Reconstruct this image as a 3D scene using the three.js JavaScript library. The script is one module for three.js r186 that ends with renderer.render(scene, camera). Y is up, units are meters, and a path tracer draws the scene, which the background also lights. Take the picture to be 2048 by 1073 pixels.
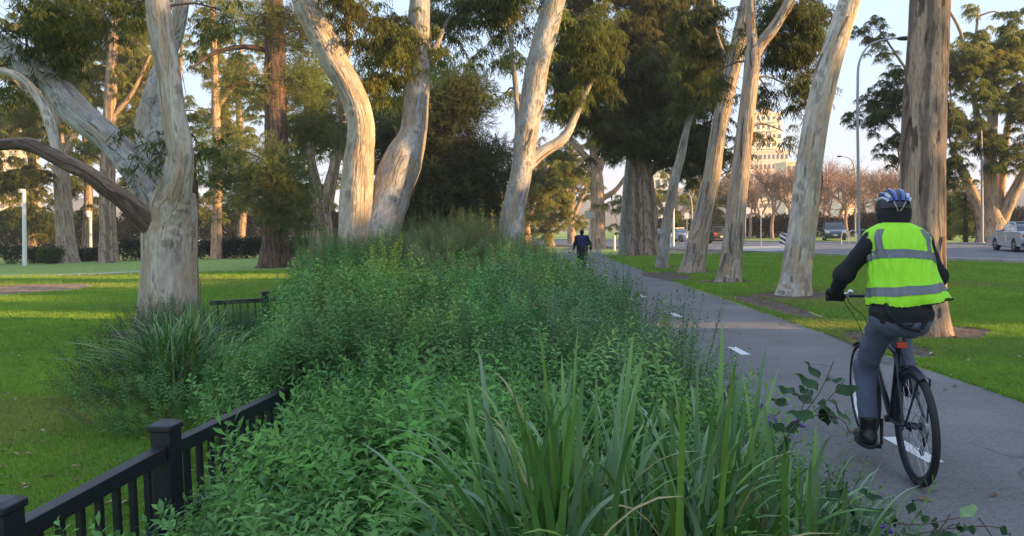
import * as THREE from 'three';
import { mergeGeometries } from 'three/addons/utils/BufferGeometryUtils.js';
import { RoundedBoxGeometry } from 'three/addons/geometries/RoundedBoxGeometry.js';

// ---------------------------------------------------------------- camera, sky, sun, exposure
const scene = new THREE.Scene();
const FPX = 1500, CX = 1024, CY = 536.5, EYE = 1.56;
const camera = new THREE.PerspectiveCamera(2 * Math.atan(CY / FPX) * 180 / Math.PI, 2048 / 1073, 0.05, 3000);
camera.rotation.order = 'YXZ';
camera.position.set(0, EYE, 0);
camera.rotation.set(-Math.atan(73.5 / FPX), 0, -1.3 * Math.PI / 180);
camera.updateMatrixWorld(true);
const renderer = new THREE.WebGLRenderer({ antialias: true });
renderer.toneMapping = THREE.LinearToneMapping;
renderer.toneMappingExposure = 2.55;
renderer.shadowMap.enabled = true;

const SUN_AZ = 106 * Math.PI / 180, SUN_EL = 12 * Math.PI / 180;     // azimuth from straight ahead, turning right
const sunDir = new THREE.Vector3(Math.sin(SUN_AZ) * Math.cos(SUN_EL), Math.sin(SUN_EL), -Math.cos(SUN_AZ) * Math.cos(SUN_EL));
const sun = new THREE.DirectionalLight(new THREE.Color().setRGB(1, 0.60, 0.25), 5);
sun.name = 'sun'; sun.position.copy(sunDir).multiplyScalar(200); sun.castShadow = true;
Object.assign(sun.shadow.camera, { left: -120, right: 120, top: 120, bottom: -120, near: 1, far: 500 });
sun.shadow.mapSize.set(2048, 2048); sun.shadow.radius = 1;
scene.add(sun, sun.target);
{ // clear evening sky: deep blue overhead, pale and faintly peach low down, warmer round the sun
  const W = 512, H = 256, d = new Float32Array(W * H * 4), mix = (a, b, t) => a + (b - a) * t;
  for (let j = 0; j < H; j++) for (let i = 0; i < W; i++) {
    const up = ((j + 0.5) / H - 0.5) * Math.PI, az = ((i + 0.5) / W - 0.5) * 2 * Math.PI, y = Math.sin(up);
    const x = Math.cos(az) * Math.cos(up), z = Math.sin(az) * Math.cos(up), c = x * sunDir.x + y * sunDir.y + z * sunDir.z;
    const t = Math.pow(Math.max(0, y), 0.5), glow = Math.pow(Math.max(0, c), 6) * Math.exp(-Math.max(0, y) * 3);
    const low = [0.38, 0.365, 0.345], mid = [0.305, 0.405, 0.535], top = [0.30, 0.40, 0.57], below = [0.10, 0.11, 0.09];
    for (let k = 0; k < 3; k++) {
      let v = t < 0.5 ? mix(low[k], mid[k], t / 0.5) : mix(mid[k], top[k], (t - 0.5) / 0.5);
      v += glow * [1.0, 0.65, 0.35][k];
      if (y < 0) v = mix(v, below[k], Math.min(1, -y * 30));
      d[(j * W + i) * 4 + k] = v;
    }
    d[(j * W + i) * 4 + 3] = 1;
  }
  const sky = new THREE.DataTexture(d, W, H, THREE.RGBAFormat, THREE.FloatType);
  sky.mapping = THREE.EquirectangularReflectionMapping; sky.magFilter = THREE.LinearFilter; sky.needsUpdate = true;
  scene.background = sky; scene.environment = sky;
}

// ---------------------------------------------------------------- helpers
const V = (x, y, z) => new THREE.Vector3(x, y, z);
const TAU = Math.PI * 2, lerp = (a, b, t) => a + (b - a) * t, clamp = (x, a, b) => Math.min(b, Math.max(a, x));
const sstep = (a, b, x) => { const t = clamp((x - a) / (b - a), 0, 1); return t * t * (3 - 2 * t); };
function rng(seed) { let s = seed >>> 0; return () => { s = (s + 0x6d2b79f5) | 0; let t = Math.imul(s ^ (s >>> 15), 1 | s); t = (t + Math.imul(t ^ (t >>> 7), 61 | t)) ^ t; return ((t ^ (t >>> 14)) >>> 0) / 4294967296; }; }
const gauss = (r) => (r() + r() + r() + r() - 2) * 0.87;
// measured photograph positions turned into places: ray through a point of the photo, met with a depth, a height or the ground
function ray(px, py) { return V((px - CX) / FPX, -(py - CY) / FPX, -1).applyQuaternion(camera.quaternion); }
function P(px, py, depth) { const r = ray(px, py); return r.multiplyScalar(depth / -r.z).add(camera.position); }
function atHeight(px, py, h) { const r = ray(px, py); return r.multiplyScalar((h - EYE) / r.y).add(camera.position); }
const G = (px, py) => atHeight(px, py, 0);

const used = {};
function numbered(n) { const k = used[n] ?? 0; used[n] = k + 1; return k ? n + '_' + String(k).padStart(3, '0') : n; }
function tag(o, label, category, group, kind) { if (label) o.userData.label = label; if (category) o.userData.category = category; if (group) o.userData.group = group; if (kind) o.userData.kind = kind; return o; }
function thing(name, label, category, pos = [0, 0, 0], turn = 0, group) {
  const o = new THREE.Group(); o.name = numbered(name); o.position.set(...pos); o.rotation.y = turn; scene.add(o); return tag(o, label, category, group);
}
function part(name, geo, mat, parent) {
  const m = new THREE.Mesh(Array.isArray(geo) ? merge(geo) : geo, mat); m.name = parent === scene || !parent ? numbered(name) : name; m.castShadow = m.receiveShadow = true; (parent ?? scene).add(m); return m;
}
function merge(list) {
  list = list.map((g) => { g = g.index ? g.toNonIndexed() : g; for (const k of Object.keys(g.attributes)) if (!['position', 'normal', 'uv'].includes(k)) g.deleteAttribute(k); if (!g.attributes.uv) g.setAttribute('uv', new THREE.BufferAttribute(new Float32Array(g.attributes.position.count * 2), 2)); return g; });
  return mergeGeometries(list);
}
const _m = new THREE.Matrix4(), _q = new THREE.Quaternion(), _e = new THREE.Euler();
function inst(name, geo, mat, list, parent, kind) {                     // list: [position, euler [x,y,z] or quaternion, scale, colour]
  const m = new THREE.InstancedMesh(geo, mat, list.length); m.name = parent ? name : numbered(name);
  const s = V(1, 1, 1);
  list.forEach(([p, e, sc, c], i) => {
    const q = e.isQuaternion ? e : _q.setFromEuler(_e.set(e[0], e[1], e[2], 'YXZ'));
    if (typeof sc === 'number') s.setScalar(sc); else s.set(...sc);
    m.setMatrixAt(i, _m.compose(p, q, s)); if (c) m.setColorAt(i, c);
  });
  m.castShadow = m.receiveShadow = true; if (kind) m.userData.kind = kind; (parent ?? scene).add(m); return m;
}
const C = (r, g, b) => new THREE.Color().setRGB(r, g, b);
const std = (c, rough = 0.8, metal = 0, extra = {}) => new THREE.MeshStandardMaterial({ color: c, roughness: rough, metalness: metal, side: THREE.DoubleSide, ...extra });
const leafy = (c = C(1, 1, 1), tr = 0.35) => new THREE.MeshPhysicalMaterial({ color: c, roughness: 1, specularIntensity: 0.15, transmission: tr, thickness: 0, side: THREE.DoubleSide });
function bx(w, h, d, x = 0, y = 0, z = 0, r = 0) { const g = r ? new RoundedBoxGeometry(w, h, d, 2, r) : new THREE.BoxGeometry(w, h, d); return g.translate(x, y, z); }
function bar(a, b, r0, r1 = r0, seg = 10) {                               // tapered round bar from a to b
  const d = b.clone().sub(a), g = new THREE.CylinderGeometry(r1, r0, d.length(), seg, 1);
  g.translate(0, d.length() / 2, 0).applyQuaternion(new THREE.Quaternion().setFromUnitVectors(V(0, 1, 0), d.normalize())).translate(a.x, a.y, a.z); return g;
}
const tube = (pts, r, seg = 24, rad = 8) => new THREE.TubeGeometry(new THREE.CatmullRomCurve3(pts), seg, r, rad);
function ribbonTube(pts, radii, rad = 12, opt = {}) {                     // round limb with a radius of its own at each point; uv in metres
  const { lump = 0, seed = 1, tileW = 1, step = 0.25, tileH = 2, flare = 0 } = opt, c = new THREE.CatmullRomCurve3(pts, false, 'centripetal');
  const L = c.getLength(), n = clamp(Math.round(L / step), 4, 90), pos = [], nor = [], uv = [], idx = [];
  const rAt = (t) => { const f = t * (radii.length - 1), i = Math.min(radii.length - 2, Math.floor(f)); return lerp(radii[i], radii[i + 1], f - i); };
  const rep = Math.max(1, Math.round(TAU * radii[0] / tileW));
  let X = V(1, 0, 0);
  for (let i = 0; i <= n; i++) {
    const t = i / n, p = c.getPoint(t), T = c.getTangent(t).normalize();
    X.addScaledVector(T, -X.dot(T)).normalize(); const Y = V(0, 0, 0).crossVectors(T, X);
    for (let k = 0; k <= rad; k++) {
      const a = k / rad * TAU, ca = Math.cos(a), sa = Math.sin(a), kk = k % rad;
      let r = rAt(t);
      if (flare) r *= 1 + flare * Math.exp(-t * L / 0.35) * (0.55 + 0.45 * Math.sin(kk / rad * TAU * 4 + seed));
      if (lump) r *= 1 + lump * (noise3(ca * 1.7 + seed * 3.1, sa * 1.7 + seed, t * L * 0.9) + 0.5 * noise3(ca * 4 + seed, sa * 4, t * L * 2.6) + 2.2 * Math.max(0, noise3(ca * 2.3 + seed * 5, sa * 2.3, t * L * 1.5 + 9) - 0.5));
      pos.push(p.x + (X.x * ca + Y.x * sa) * r, p.y + (X.y * ca + Y.y * sa) * r, p.z + (X.z * ca + Y.z * sa) * r);
      uv.push(k / rad * rep + seed * 0.37, t * L / tileH + seed * 0.61);
    }
  }
  const w = rad + 1;
  for (let i = 0; i < n; i++) for (let k = 0; k < rad; k++) { const a = i * w + k, b = a + 1, d = a + w, e = d + 1; idx.push(a, b, d, b, e, d); }
  const g = new THREE.BufferGeometry(); g.setAttribute('position', new THREE.Float32BufferAttribute(pos, 3)); g.setAttribute('uv', new THREE.Float32BufferAttribute(uv, 2)); g.setIndex(idx); g.computeVertexNormals();
  const N = g.attributes.normal; for (let i = 0; i <= n; i++) { const a = i * w, b = a + rad; const m = V(N.getX(a) + N.getX(b), N.getY(a) + N.getY(b), N.getZ(a) + N.getZ(b)).normalize(); N.setXYZ(a, m.x, m.y, m.z); N.setXYZ(b, m.x, m.y, m.z); }
  return g;
}
const hash3 = (x, y, z) => { let h = Math.imul(x, 374761393) + Math.imul(y, 668265263) + Math.imul(z, 2147483647 ^ 0x5bd1e995); h = Math.imul(h ^ (h >>> 13), 1274126177); return ((h ^ (h >>> 16)) >>> 0) / 2147483648 - 1; };
function noise3(x, y, z) {
  const i = Math.floor(x), j = Math.floor(y), k = Math.floor(z), f = (t) => t * t * (3 - 2 * t), u = f(x - i), v = f(y - j), w = f(z - k);
  const L2 = (a, b, t) => a + (b - a) * t;
  return L2(L2(L2(hash3(i, j, k), hash3(i + 1, j, k), u), L2(hash3(i, j + 1, k), hash3(i + 1, j + 1, k), u), v), L2(L2(hash3(i, j, k + 1), hash3(i + 1, j, k + 1), u), L2(hash3(i, j + 1, k + 1), hash3(i + 1, j + 1, k + 1), u), v), w);
}
// repeating noise for textures: px, py lattice cells per tile
function tn(u, v, px, py, seed) {
  const x = u * px, y = v * py, i = Math.floor(x), j = Math.floor(y), f = (t) => t * t * (3 - 2 * t), a = f(x - i), b = f(y - j), m = (q, n) => ((q % n) + n) % n;
  const h = (p, q) => hash3(m(p, px), m(q, py), seed);
  return lerp(lerp(h(i, j), h(i + 1, j), a), lerp(h(i, j + 1), h(i + 1, j + 1), a), b);
}
const tf = (u, v, px, py, seed, o = 4) => { let s = 0, a = 0.5; for (let k = 0; k < o; k++, a *= 0.5, px *= 2, py *= 2) s += a * tn(u, v, px, py, seed + k); return s; };
function texture(w, h, fn, srgb) {                                      // fn(u, v) -> [r, g, b] linear (colour) or one number (data)
  const d = new Uint8Array(w * h * 4), e = (x) => 255 * clamp(srgb ? (x <= 0.0031308 ? 12.92 * x : 1.055 * Math.pow(x, 1 / 2.4) - 0.055) : x, 0, 1);
  for (let j = 0; j < h; j++) for (let i = 0; i < w; i++) { const c = fn((i + 0.5) / w, (j + 0.5) / h), o = (j * w + i) * 4; for (let k = 0; k < 3; k++) d[o + k] = e(typeof c === 'number' ? c : c[k]); d[o + 3] = 255; }
  const t = new THREE.DataTexture(d, w, h); t.wrapS = t.wrapT = THREE.RepeatWrapping; t.magFilter = THREE.LinearFilter; t.minFilter = THREE.LinearMipmapLinearFilter; t.generateMipmaps = true; if (srgb) t.colorSpace = THREE.SRGBColorSpace; t.needsUpdate = true; return t;
}
const mix3 = (a, b, t) => [lerp(a[0], b[0], t), lerp(a[1], b[1], t), lerp(a[2], b[2], t)];

// ---- smooth bodies: signed distance -> surface nets
function surfNets(f, lo, hi, h) {
  const n = [0, 1, 2].map((k) => Math.ceil((hi[k] - lo[k]) / h) + 2), [nx, ny, nz] = n, val = new Float32Array(nx * ny * nz), at = (i, j, k) => (k * ny + j) * nx + i;
  for (let k = 0; k < nz; k++) for (let j = 0; j < ny; j++) for (let i = 0; i < nx; i++) val[at(i, j, k)] = f(lo[0] + i * h, lo[1] + j * h, lo[2] + k * h);
  const id = new Int32Array(nx * ny * nz).fill(-1), pos = [], idx = [];
  for (let k = 0; k < nz - 1; k++) for (let j = 0; j < ny - 1; j++) for (let i = 0; i < nx - 1; i++) {
    let sx = 0, sy = 0, sz = 0, c = 0;
    const edge = (a, b, ax, ay, az, bx_, by, bz) => { const va = val[a], vb = val[b]; if (va < 0 !== vb < 0) { const t = va / (va - vb); sx += ax + (bx_ - ax) * t; sy += ay + (by - ay) * t; sz += az + (bz - az) * t; c++; } };
    const q = [at(i, j, k), at(i + 1, j, k), at(i, j + 1, k), at(i + 1, j + 1, k), at(i, j, k + 1), at(i + 1, j, k + 1), at(i, j + 1, k + 1), at(i + 1, j + 1, k + 1)];
    let s = 0; for (const z of q) s += val[z] < 0 ? 1 : 0; if (s === 0 || s === 8) continue;
    for (let a = 0; a < 8; a++) for (const b of [1, 2, 4]) if (!(a & b)) edge(q[a], q[a | b], a & 1, a >> 1 & 1, a >> 2 & 1, (a | b) & 1, (a | b) >> 1 & 1, (a | b) >> 2 & 1);
    id[at(i, j, k)] = pos.length / 3; pos.push(lo[0] + (i + sx / c) * h, lo[1] + (j + sy / c) * h, lo[2] + (k + sz / c) * h);
  }
  const quad = (a, b, c, d, flip) => { if (a < 0 || b < 0 || c < 0 || d < 0) return; flip ? idx.push(a, c, b, a, d, c) : idx.push(a, b, c, a, c, d); };
  for (let k = 1; k < nz - 1; k++) for (let j = 1; j < ny - 1; j++) for (let i = 1; i < nx - 1; i++) {
    const v0 = val[at(i, j, k)] < 0;
    if (v0 !== val[at(i + 1, j, k)] < 0) quad(id[at(i, j - 1, k - 1)], id[at(i, j, k - 1)], id[at(i, j, k)], id[at(i, j - 1, k)], !v0);
    if (v0 !== val[at(i, j + 1, k)] < 0) quad(id[at(i - 1, j, k - 1)], id[at(i, j, k - 1)], id[at(i, j, k)], id[at(i - 1, j, k)], v0);
    if (v0 !== val[at(i, j, k + 1)] < 0) quad(id[at(i - 1, j - 1, k)], id[at(i, j - 1, k)], id[at(i, j, k)], id[at(i - 1, j, k)], !v0);
  }
  const nor = new Float32Array(pos.length), uv = new Float32Array(pos.length / 3 * 2), e = h * 0.5;
  for (let i = 0; i < pos.length; i += 3) {
    const [x, y, z] = [pos[i], pos[i + 1], pos[i + 2]], g = V(f(x + e, y, z) - f(x - e, y, z), f(x, y + e, z) - f(x, y - e, z), f(x, y, z + e) - f(x, y, z - e)).normalize();
    nor[i] = g.x; nor[i + 1] = g.y; nor[i + 2] = g.z; uv[i / 3 * 2] = x + z; uv[i / 3 * 2 + 1] = y;
  }
  const g = new THREE.BufferGeometry(); g.setAttribute('position', new THREE.Float32BufferAttribute(pos, 3)); g.setAttribute('normal', new THREE.BufferAttribute(nor, 3)); g.setAttribute('uv', new THREE.BufferAttribute(uv, 2)); g.setIndex(idx); return g;
}
const smin = (a, b, k) => { const h = Math.max(k - Math.abs(a - b), 0) / k; return Math.min(a, b) - h * h * k * 0.25; };
function capsules(bones, k = 0.03) {                                     // bones: [ax,ay,az, bx,by,bz, ra, rb]
  return (x, y, z) => {
    let d = 1e3;
    for (const b of bones) {
      const dx = b[3] - b[0], dy = b[4] - b[1], dz = b[5] - b[2], px = x - b[0], py = y - b[1], pz = z - b[2], q = dx * dx + dy * dy + dz * dz, t = q ? clamp((px * dx + py * dy + pz * dz) / q, 0, 1) : 0;
      d = smin(d, Math.hypot(px - dx * t, py - dy * t, pz - dz * t) - (b[6] + (b[7] - b[6]) * t), k);
    }
    return d;
  };
}
const ell = (x, y, z, cx, cy, cz, a, b, c) => { const k = Math.hypot((x - cx) / a, (y - cy) / b, (z - cz) / c); return (k - 1) * Math.min(a, b, c); };

// ---------------------------------------------------------------- surface textures
const barkMap = (fn, w = 512, h = 1024) => texture(w, h, fn, true);
const gumPale = barkMap((u, v) => {                                       // smooth gum: cream and grey plates, tan scars, dark flecks
  const w = 0.05 * tf(u, v, 9, 9, 131, 3), a = tf(u + w, v, 3, 4, 11, 5), b = tf(u, v + w, 5, 4, 31, 6), f = tf(u + w, v, 9, 4, 57, 6), k = tf(u, v, 24, 24, 77, 3), g = tf(u, v + w, 7, 8, 141, 5);
  let c = mix3([0.51, 0.46, 0.39], [0.38, 0.365, 0.345], sstep(-0.12, 0.14, a));
  c = mix3(c, [0.45, 0.36, 0.25], sstep(0.04, 0.22, b) * 0.9);
  c = mix3(c, [0.60, 0.56, 0.49], sstep(0.10, 0.26, -b) * 0.6);
  c = mix3(c, [0.30, 0.26, 0.22], sstep(0.14, 0.28, g) * 0.8);
  c = c.map((x) => x * (1 + 0.22 * tf(u, v, 20, 2, 151, 4)));
  c = mix3(c, [0.13, 0.10, 0.08], sstep(0.40, 0.50, f + 0.12 * k) * 0.75);
  return c.map((x) => x * (1 + 0.25 * k));
});
const gumStrip = barkMap((u, v) => {                                      // peeling strips
  const w = 0.03 * tf(u, v, 9, 9, 132, 3), a = tf(u + w, v, 8, 2, 12, 5), b = tf(u + w, v, 12, 3, 33, 6), f = tf(u + w, v, 14, 4, 58, 6), k = tf(u, v, 32, 24, 78, 3), big = tf(u, v, 3, 2, 91);
  let c = mix3([0.46, 0.40, 0.325], [0.31, 0.275, 0.245], sstep(-0.2, 0.2, a + big * 0.5));
  c = mix3(c, [0.42, 0.28, 0.175], sstep(0.06, 0.3, b) * 0.7);
  c = mix3(c, [0.13, 0.085, 0.062], sstep(0.28, 0.38, f + 0.25 * a) * 0.9);
  c = c.map((x) => x * (1 + 0.25 * tf(u, v, 26, 2, 152, 4)));
  return c.map((x) => x * (1 + 0.3 * k));
});
const gumBrown = barkMap((u, v) => {                                      // darker, greyer column with pale flaking lower half
  const w = 0.03 * tf(u, v, 9, 9, 133, 3), a = tf(u + w, v, 7, 2, 14, 5), b = tf(u + w, v, 9, 4, 36, 6), f = tf(u + w, v, 13, 4, 59, 6), k = tf(u, v, 32, 32, 79, 3), big = tf(u, v, 2, 2, 95);
  let c = mix3([0.34, 0.265, 0.20], [0.16, 0.125, 0.105], sstep(-0.2, 0.12, a + big * 0.7));
  c = mix3(c, [0.40, 0.32, 0.24], sstep(0.06, 0.26, b) * 0.7);
  c = mix3(c, [0.07, 0.048, 0.038], sstep(0.27, 0.38, f) * 0.9);
  c = c.map((x) => x * (1 + 0.3 * tf(u, v, 26, 3, 153, 4)));
  return c.map((x) => x * (1 + 0.3 * k));
});
const rough = barkMap((u, v) => {
  const f = tf(u, v, 14, 3, 60), k = tf(u, v, 24, 16, 80, 3), b = tf(u, v, 3, 2, 40);
  let c = mix3([0.13, 0.088, 0.066], [0.05, 0.036, 0.03], sstep(-0.1, 0.15, f));
  c = mix3(c, [0.20, 0.10, 0.07], sstep(0.08, 0.3, b) * 0.6);
  return c.map((x) => x * (1 + 0.5 * k));
});
const barkBump = texture(256, 512, (u, v) => 0.5 - 0.5 * sstep(0.05, 0.3, tf(u, v, 16, 4, 57)) + 0.35 * tf(u, v, 8, 8, 5) + 0.2 * tf(u, v, 40, 16, 9, 3));
const bark = (map, c = C(1, 1, 1), b = 0.02) => new THREE.MeshStandardMaterial({ map, color: c, roughness: 0.9, bumpMap: barkBump, bumpScale: b });
const M = {
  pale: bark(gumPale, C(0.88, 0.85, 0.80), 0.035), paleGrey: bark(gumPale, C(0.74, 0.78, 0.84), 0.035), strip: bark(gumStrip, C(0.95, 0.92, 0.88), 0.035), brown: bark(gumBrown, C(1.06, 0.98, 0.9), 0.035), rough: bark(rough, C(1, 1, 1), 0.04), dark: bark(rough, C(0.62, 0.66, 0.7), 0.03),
  warmLit: bark(gumStrip, C(1.15, 1.0, 0.85)), flaky: bark(gumBrown, C(0.72, 0.62, 0.58), 0.05), peel: std(C(0.17, 0.105, 0.07), 0.9), twig: std(C(0.10, 0.08, 0.065), 0.9), twigPale: std(C(0.30, 0.25, 0.2), 0.9), bare: std(C(0.34, 0.225, 0.175), 0.95),  // one strip bark is tinted to carry low sun on lit trunks
  black: std(C(0.012, 0.015, 0.022), 0.42), tyre: std(C(0.014, 0.014, 0.016), 0.75), frame: std(C(0.014, 0.018, 0.03), 0.3, 0.2), silver: std(C(0.62, 0.63, 0.65), 0.3, 0.9), rim: std(C(0.70, 0.72, 0.75), 0.35, 0.6),
  red: new THREE.MeshPhysicalMaterial({ color: C(0.62, 0.05, 0.02), roughness: 0.25, clearcoat: 0.6 }), pole: std(C(0.33, 0.35, 0.38), 0.55, 0.3), white: std(C(0.75, 0.75, 0.73), 0.6), paint: std(C(0.62, 0.62, 0.60), 0.7),
};
const grain = texture(256, 256, (u, v) => 0.5 + 0.7 * tf(u, v, 64, 64, 3, 3) + 0.25 * tf(u, v, 8, 8, 8, 3));
const weave = texture(128, 128, (u, v) => 0.5 + 0.5 * tf(u, v, 48, 48, 21, 2));
const asphaltMap = texture(1024, 1024, (u, v) => { const a = tf(u, v, 256, 256, 1, 2), b = tf(u, v, 4, 4, 2, 4), s = sstep(0.30, 0.42, tf(u, v, 300, 300, 7, 2)); const cr = sstep(0.035, 0.0, Math.abs(tf(u, v, 3, 3, 17, 4))) * sstep(0.05, 0.2, tf(u, v, 2, 2, 18, 2)), g = (0.122 * (1 + 0.4 * a + 0.4 * b) + 0.05 * s) * (1 - 0.45 * cr); return [g * 1.02, g, g * 1.0]; }, true);
const lawnMap = texture(1024, 1024, (u, v) => {
  const a = tf(u, v, 8, 8, 101, 4), b = tf(u, v, 90, 90, 102, 3), d = tf(u, v, 20, 20, 103, 3);
  let c = mix3([0.17, 0.27, 0.04], [0.22, 0.31, 0.055], sstep(-0.2, 0.25, a + b * 0.6));
  c = mix3(c, [0.17, 0.17, 0.06], sstep(0.16, 0.38, d + 0.4 * b) * 0.4);
  return c.map((x) => x * (1 + 0.55 * b));
}, true);
const soilMap = texture(256, 256, (u, v) => { const a = tf(u, v, 40, 40, 111, 3), b = tf(u, v, 5, 5, 112, 3); return mix3([0.075, 0.052, 0.038], [0.15, 0.108, 0.076], sstep(-0.2, 0.3, a + 0.6 * b)).map((x) => x * (1 + 0.5 * a)); }, true);
const concreteMap = texture(256, 256, (u, v) => { const a = tf(u, v, 60, 60, 121, 3), b = tf(u, v, 4, 4, 122, 3), g = 0.36 * (1 + 0.3 * a + 0.25 * b); return [g, g * 0.97, g * 0.9]; }, true);

// ---------------------------------------------------------------- ground, path, road
function sheet(name, pts, y, mat, uvScale = 1, holes) {                   // flat piece from an outline of [x, z]
  const s = new THREE.Shape(pts.map(([x, z]) => new THREE.Vector2(x, -z))), g = new THREE.ShapeGeometry(s); g.rotateX(-Math.PI / 2).translate(0, y, 0);
  const p = g.attributes.position, uv = g.attributes.uv; for (let i = 0; i < p.count; i++) uv.setXY(i, p.getX(i) / uvScale, p.getZ(i) / uvScale);
  const m = part(name, g, mat, scene); m.userData.kind = 'structure'; return m;
}
function strip(name, mid, halfW, y, mat, uvScale = 1, parent) {           // band along a centre line of [x, z]
  const pos = [], uv = [], idx = []; let L = 0;
  mid.forEach(([x, z], i) => {
    const a = mid[Math.max(0, i - 1)], b = mid[Math.min(mid.length - 1, i + 1)], d = Math.hypot(b[0] - a[0], b[1] - a[1]), nx = -(b[1] - a[1]) / d, nz = (b[0] - a[0]) / d, w = typeof halfW === 'function' ? halfW(i, z) : [halfW, halfW];
    if (i) L += Math.hypot(x - mid[i - 1][0], z - mid[i - 1][1]);
    pos.push(x - nx * w[0], y, z - nz * w[0], x + nx * w[1], y, z + nz * w[1]); uv.push(-w[0] / uvScale, L / uvScale, w[1] / uvScale, L / uvScale);
    if (i) { const k = i * 2; idx.push(k - 2, k - 1, k, k - 1, k + 1, k); }
  });
  const g = new THREE.BufferGeometry(); g.setAttribute('position', new THREE.Float32BufferAttribute(pos, 3)); g.setAttribute('uv', new THREE.Float32BufferAttribute(uv, 2)); g.setIndex(idx); g.computeVertexNormals();
  const m = part(name, g, mat, parent ?? scene); if (!parent) m.userData.kind = 'structure'; return m;
}
lawnMap.repeat.set(1, 1);
const lawn = std(C(1, 1, 1), 0.95, 0, { map: lawnMap, bumpMap: grain, bumpScale: 0.02 });
const asphalt = std(C(1, 1, 1), 0.82, 0, { map: asphaltMap, bumpMap: grain, bumpScale: 0.004 }), soil = std(C(1, 1, 1), 0.95, 0, { map: soilMap, bumpMap: grain, bumpScale: 0.02 });
const concrete = std(C(1, 1, 1), 0.9, 0, { map: concreteMap });
{ const g = new THREE.PlaneGeometry(1600, 1600); g.rotateX(-Math.PI / 2); const uv = g.attributes.uv, p = g.attributes.position; for (let i = 0; i < 4; i++) uv.setXY(i, p.getX(i) / 5, p.getZ(i) / 5); part('ground', g, lawn, scene).userData.kind = 'structure'; }
const pathX = (d) => 2.58 + 0.022 * d + (d > 32 ? 0.0022 * (d - 32) ** 2 : 0);     // centre of the path, d metres ahead
const PATH_HALF = 1.6;
const pathMid = []; for (let d = -6; d <= 86; d += 1) pathMid.push([pathX(Math.max(0, d)), -d]);
const rp = rng(5);
const pathMesh = strip('path', pathMid, () => [PATH_HALF + 0.05 * (rp() - 0.5), PATH_HALF + 0.05 * (rp() - 0.5)], 0.004, asphalt, 3.4);
pathMesh.userData.label = 'grey asphalt shared path with a dashed white centre line';
const dashAt = [1.1, 5.07, 9.29, 13.27, 17.2, 21.3, 25.2, 29.3, 33.3];
for (const d of dashAt) {
  const mid = []; for (let k = 0; k <= 4; k++) mid.push([pathX(d) + 0.02, -(d - 0.3 + k * 0.15)]);
  strip('marking', mid, 0.055, 0.008, M.paint, 1, pathMesh);
}
// carriageway on the right, running away to the left, with kerbs and a lane line
const roadNear = [[30, 16], [24.5, -6], [18.4, -26.5], [13.9, -44], [9.3, -60], [1, -86], [-12, -125], [-32, -185]];
const off = (pts, d) => pts.map(([x, z], i) => { const a = pts[Math.max(0, i - 1)], b = pts[Math.min(pts.length - 1, i + 1)], l = Math.hypot(b[0] - a[0], b[1] - a[1]); return [x - (b[1] - a[1]) / l * d, z + (b[0] - a[0]) / l * d]; });
const dense = (pts) => new THREE.SplineCurve(pts.map((p) => new THREE.Vector2(...p))).getPoints(60).map((p) => [p.x, p.y]);
const roadEdge = dense(roadNear);
const road = strip('road', off(roadEdge, 8.6), 8.6, 0.012, std(C(1.1, 1.1, 1.15), 0.8, 0, { map: asphaltMap }), 2);
road.userData.label = 'wide grey road beyond the grass on the right';
for (const d of [5.6, 11.4]) for (let i = 8; i < 50; i += 2) { const seg = off(roadEdge, d).slice(i, i + 2); strip('marking', [seg[0], [lerp(seg[0][0], seg[1][0], 0.6), lerp(seg[0][1], seg[1][1], 0.6)]], 0.06, 0.018, M.paint, 1, road); }
function kerb(line, name) {
  const pos = [], idx = []; const a = off(line, -0.12), b = off(line, 0.12);
  line.forEach((_, i) => { pos.push(a[i][0], 0, a[i][1], a[i][0], 0.13, a[i][1], b[i][0], 0.13, b[i][1], b[i][0], 0, b[i][1]); if (i) for (let k = 0; k < 3; k++) { const q = (i - 1) * 4 + k; idx.push(q, q + 1, q + 4, q + 1, q + 5, q + 4); } });
  const g = new THREE.BufferGeometry(); g.setAttribute('position', new THREE.Float32BufferAttribute(pos, 3)); g.setAttribute('uv', new THREE.Float32BufferAttribute(pos.filter((_, i) => i % 3 !== 1).map((x) => x * 0.7), 2)); g.setIndex(idx);
  const m = part('kerb', g.toNonIndexed(), concrete, scene); m.geometry.computeVertexNormals(); m.userData.kind = 'structure';
}
kerb(off(roadEdge, -0.15)); kerb(off(roadEdge, 17.35));
strip('verge', off(roadEdge, -1.1), (i, z) => [0.8, 0.8], 0.004, std(C(1.5, 1.45, 1.35), 0.95, 0, { map: soilMap }), 1.3);
strip('verge', off(roadEdge, 19.2), 1.7, 0.006, std(C(1.7, 1.5, 1.2), 0.95, 0, { map: soilMap }), 1.3);
// pale traffic island with a kerb, seen between the leaning trunks
{ const a = G(1470, 497), b = G(1566, 494.5), c = G(1600, 505), e = G(1474, 507); sheet('traffic_island', [[a.x, a.z], [b.x, b.z], [c.x, c.z], [e.x, e.z]], 0.10, concrete, 1); const s = scene.children[scene.children.length - 1]; s.userData.label = 'pale concrete traffic island between the grass and the road'; }
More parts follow.
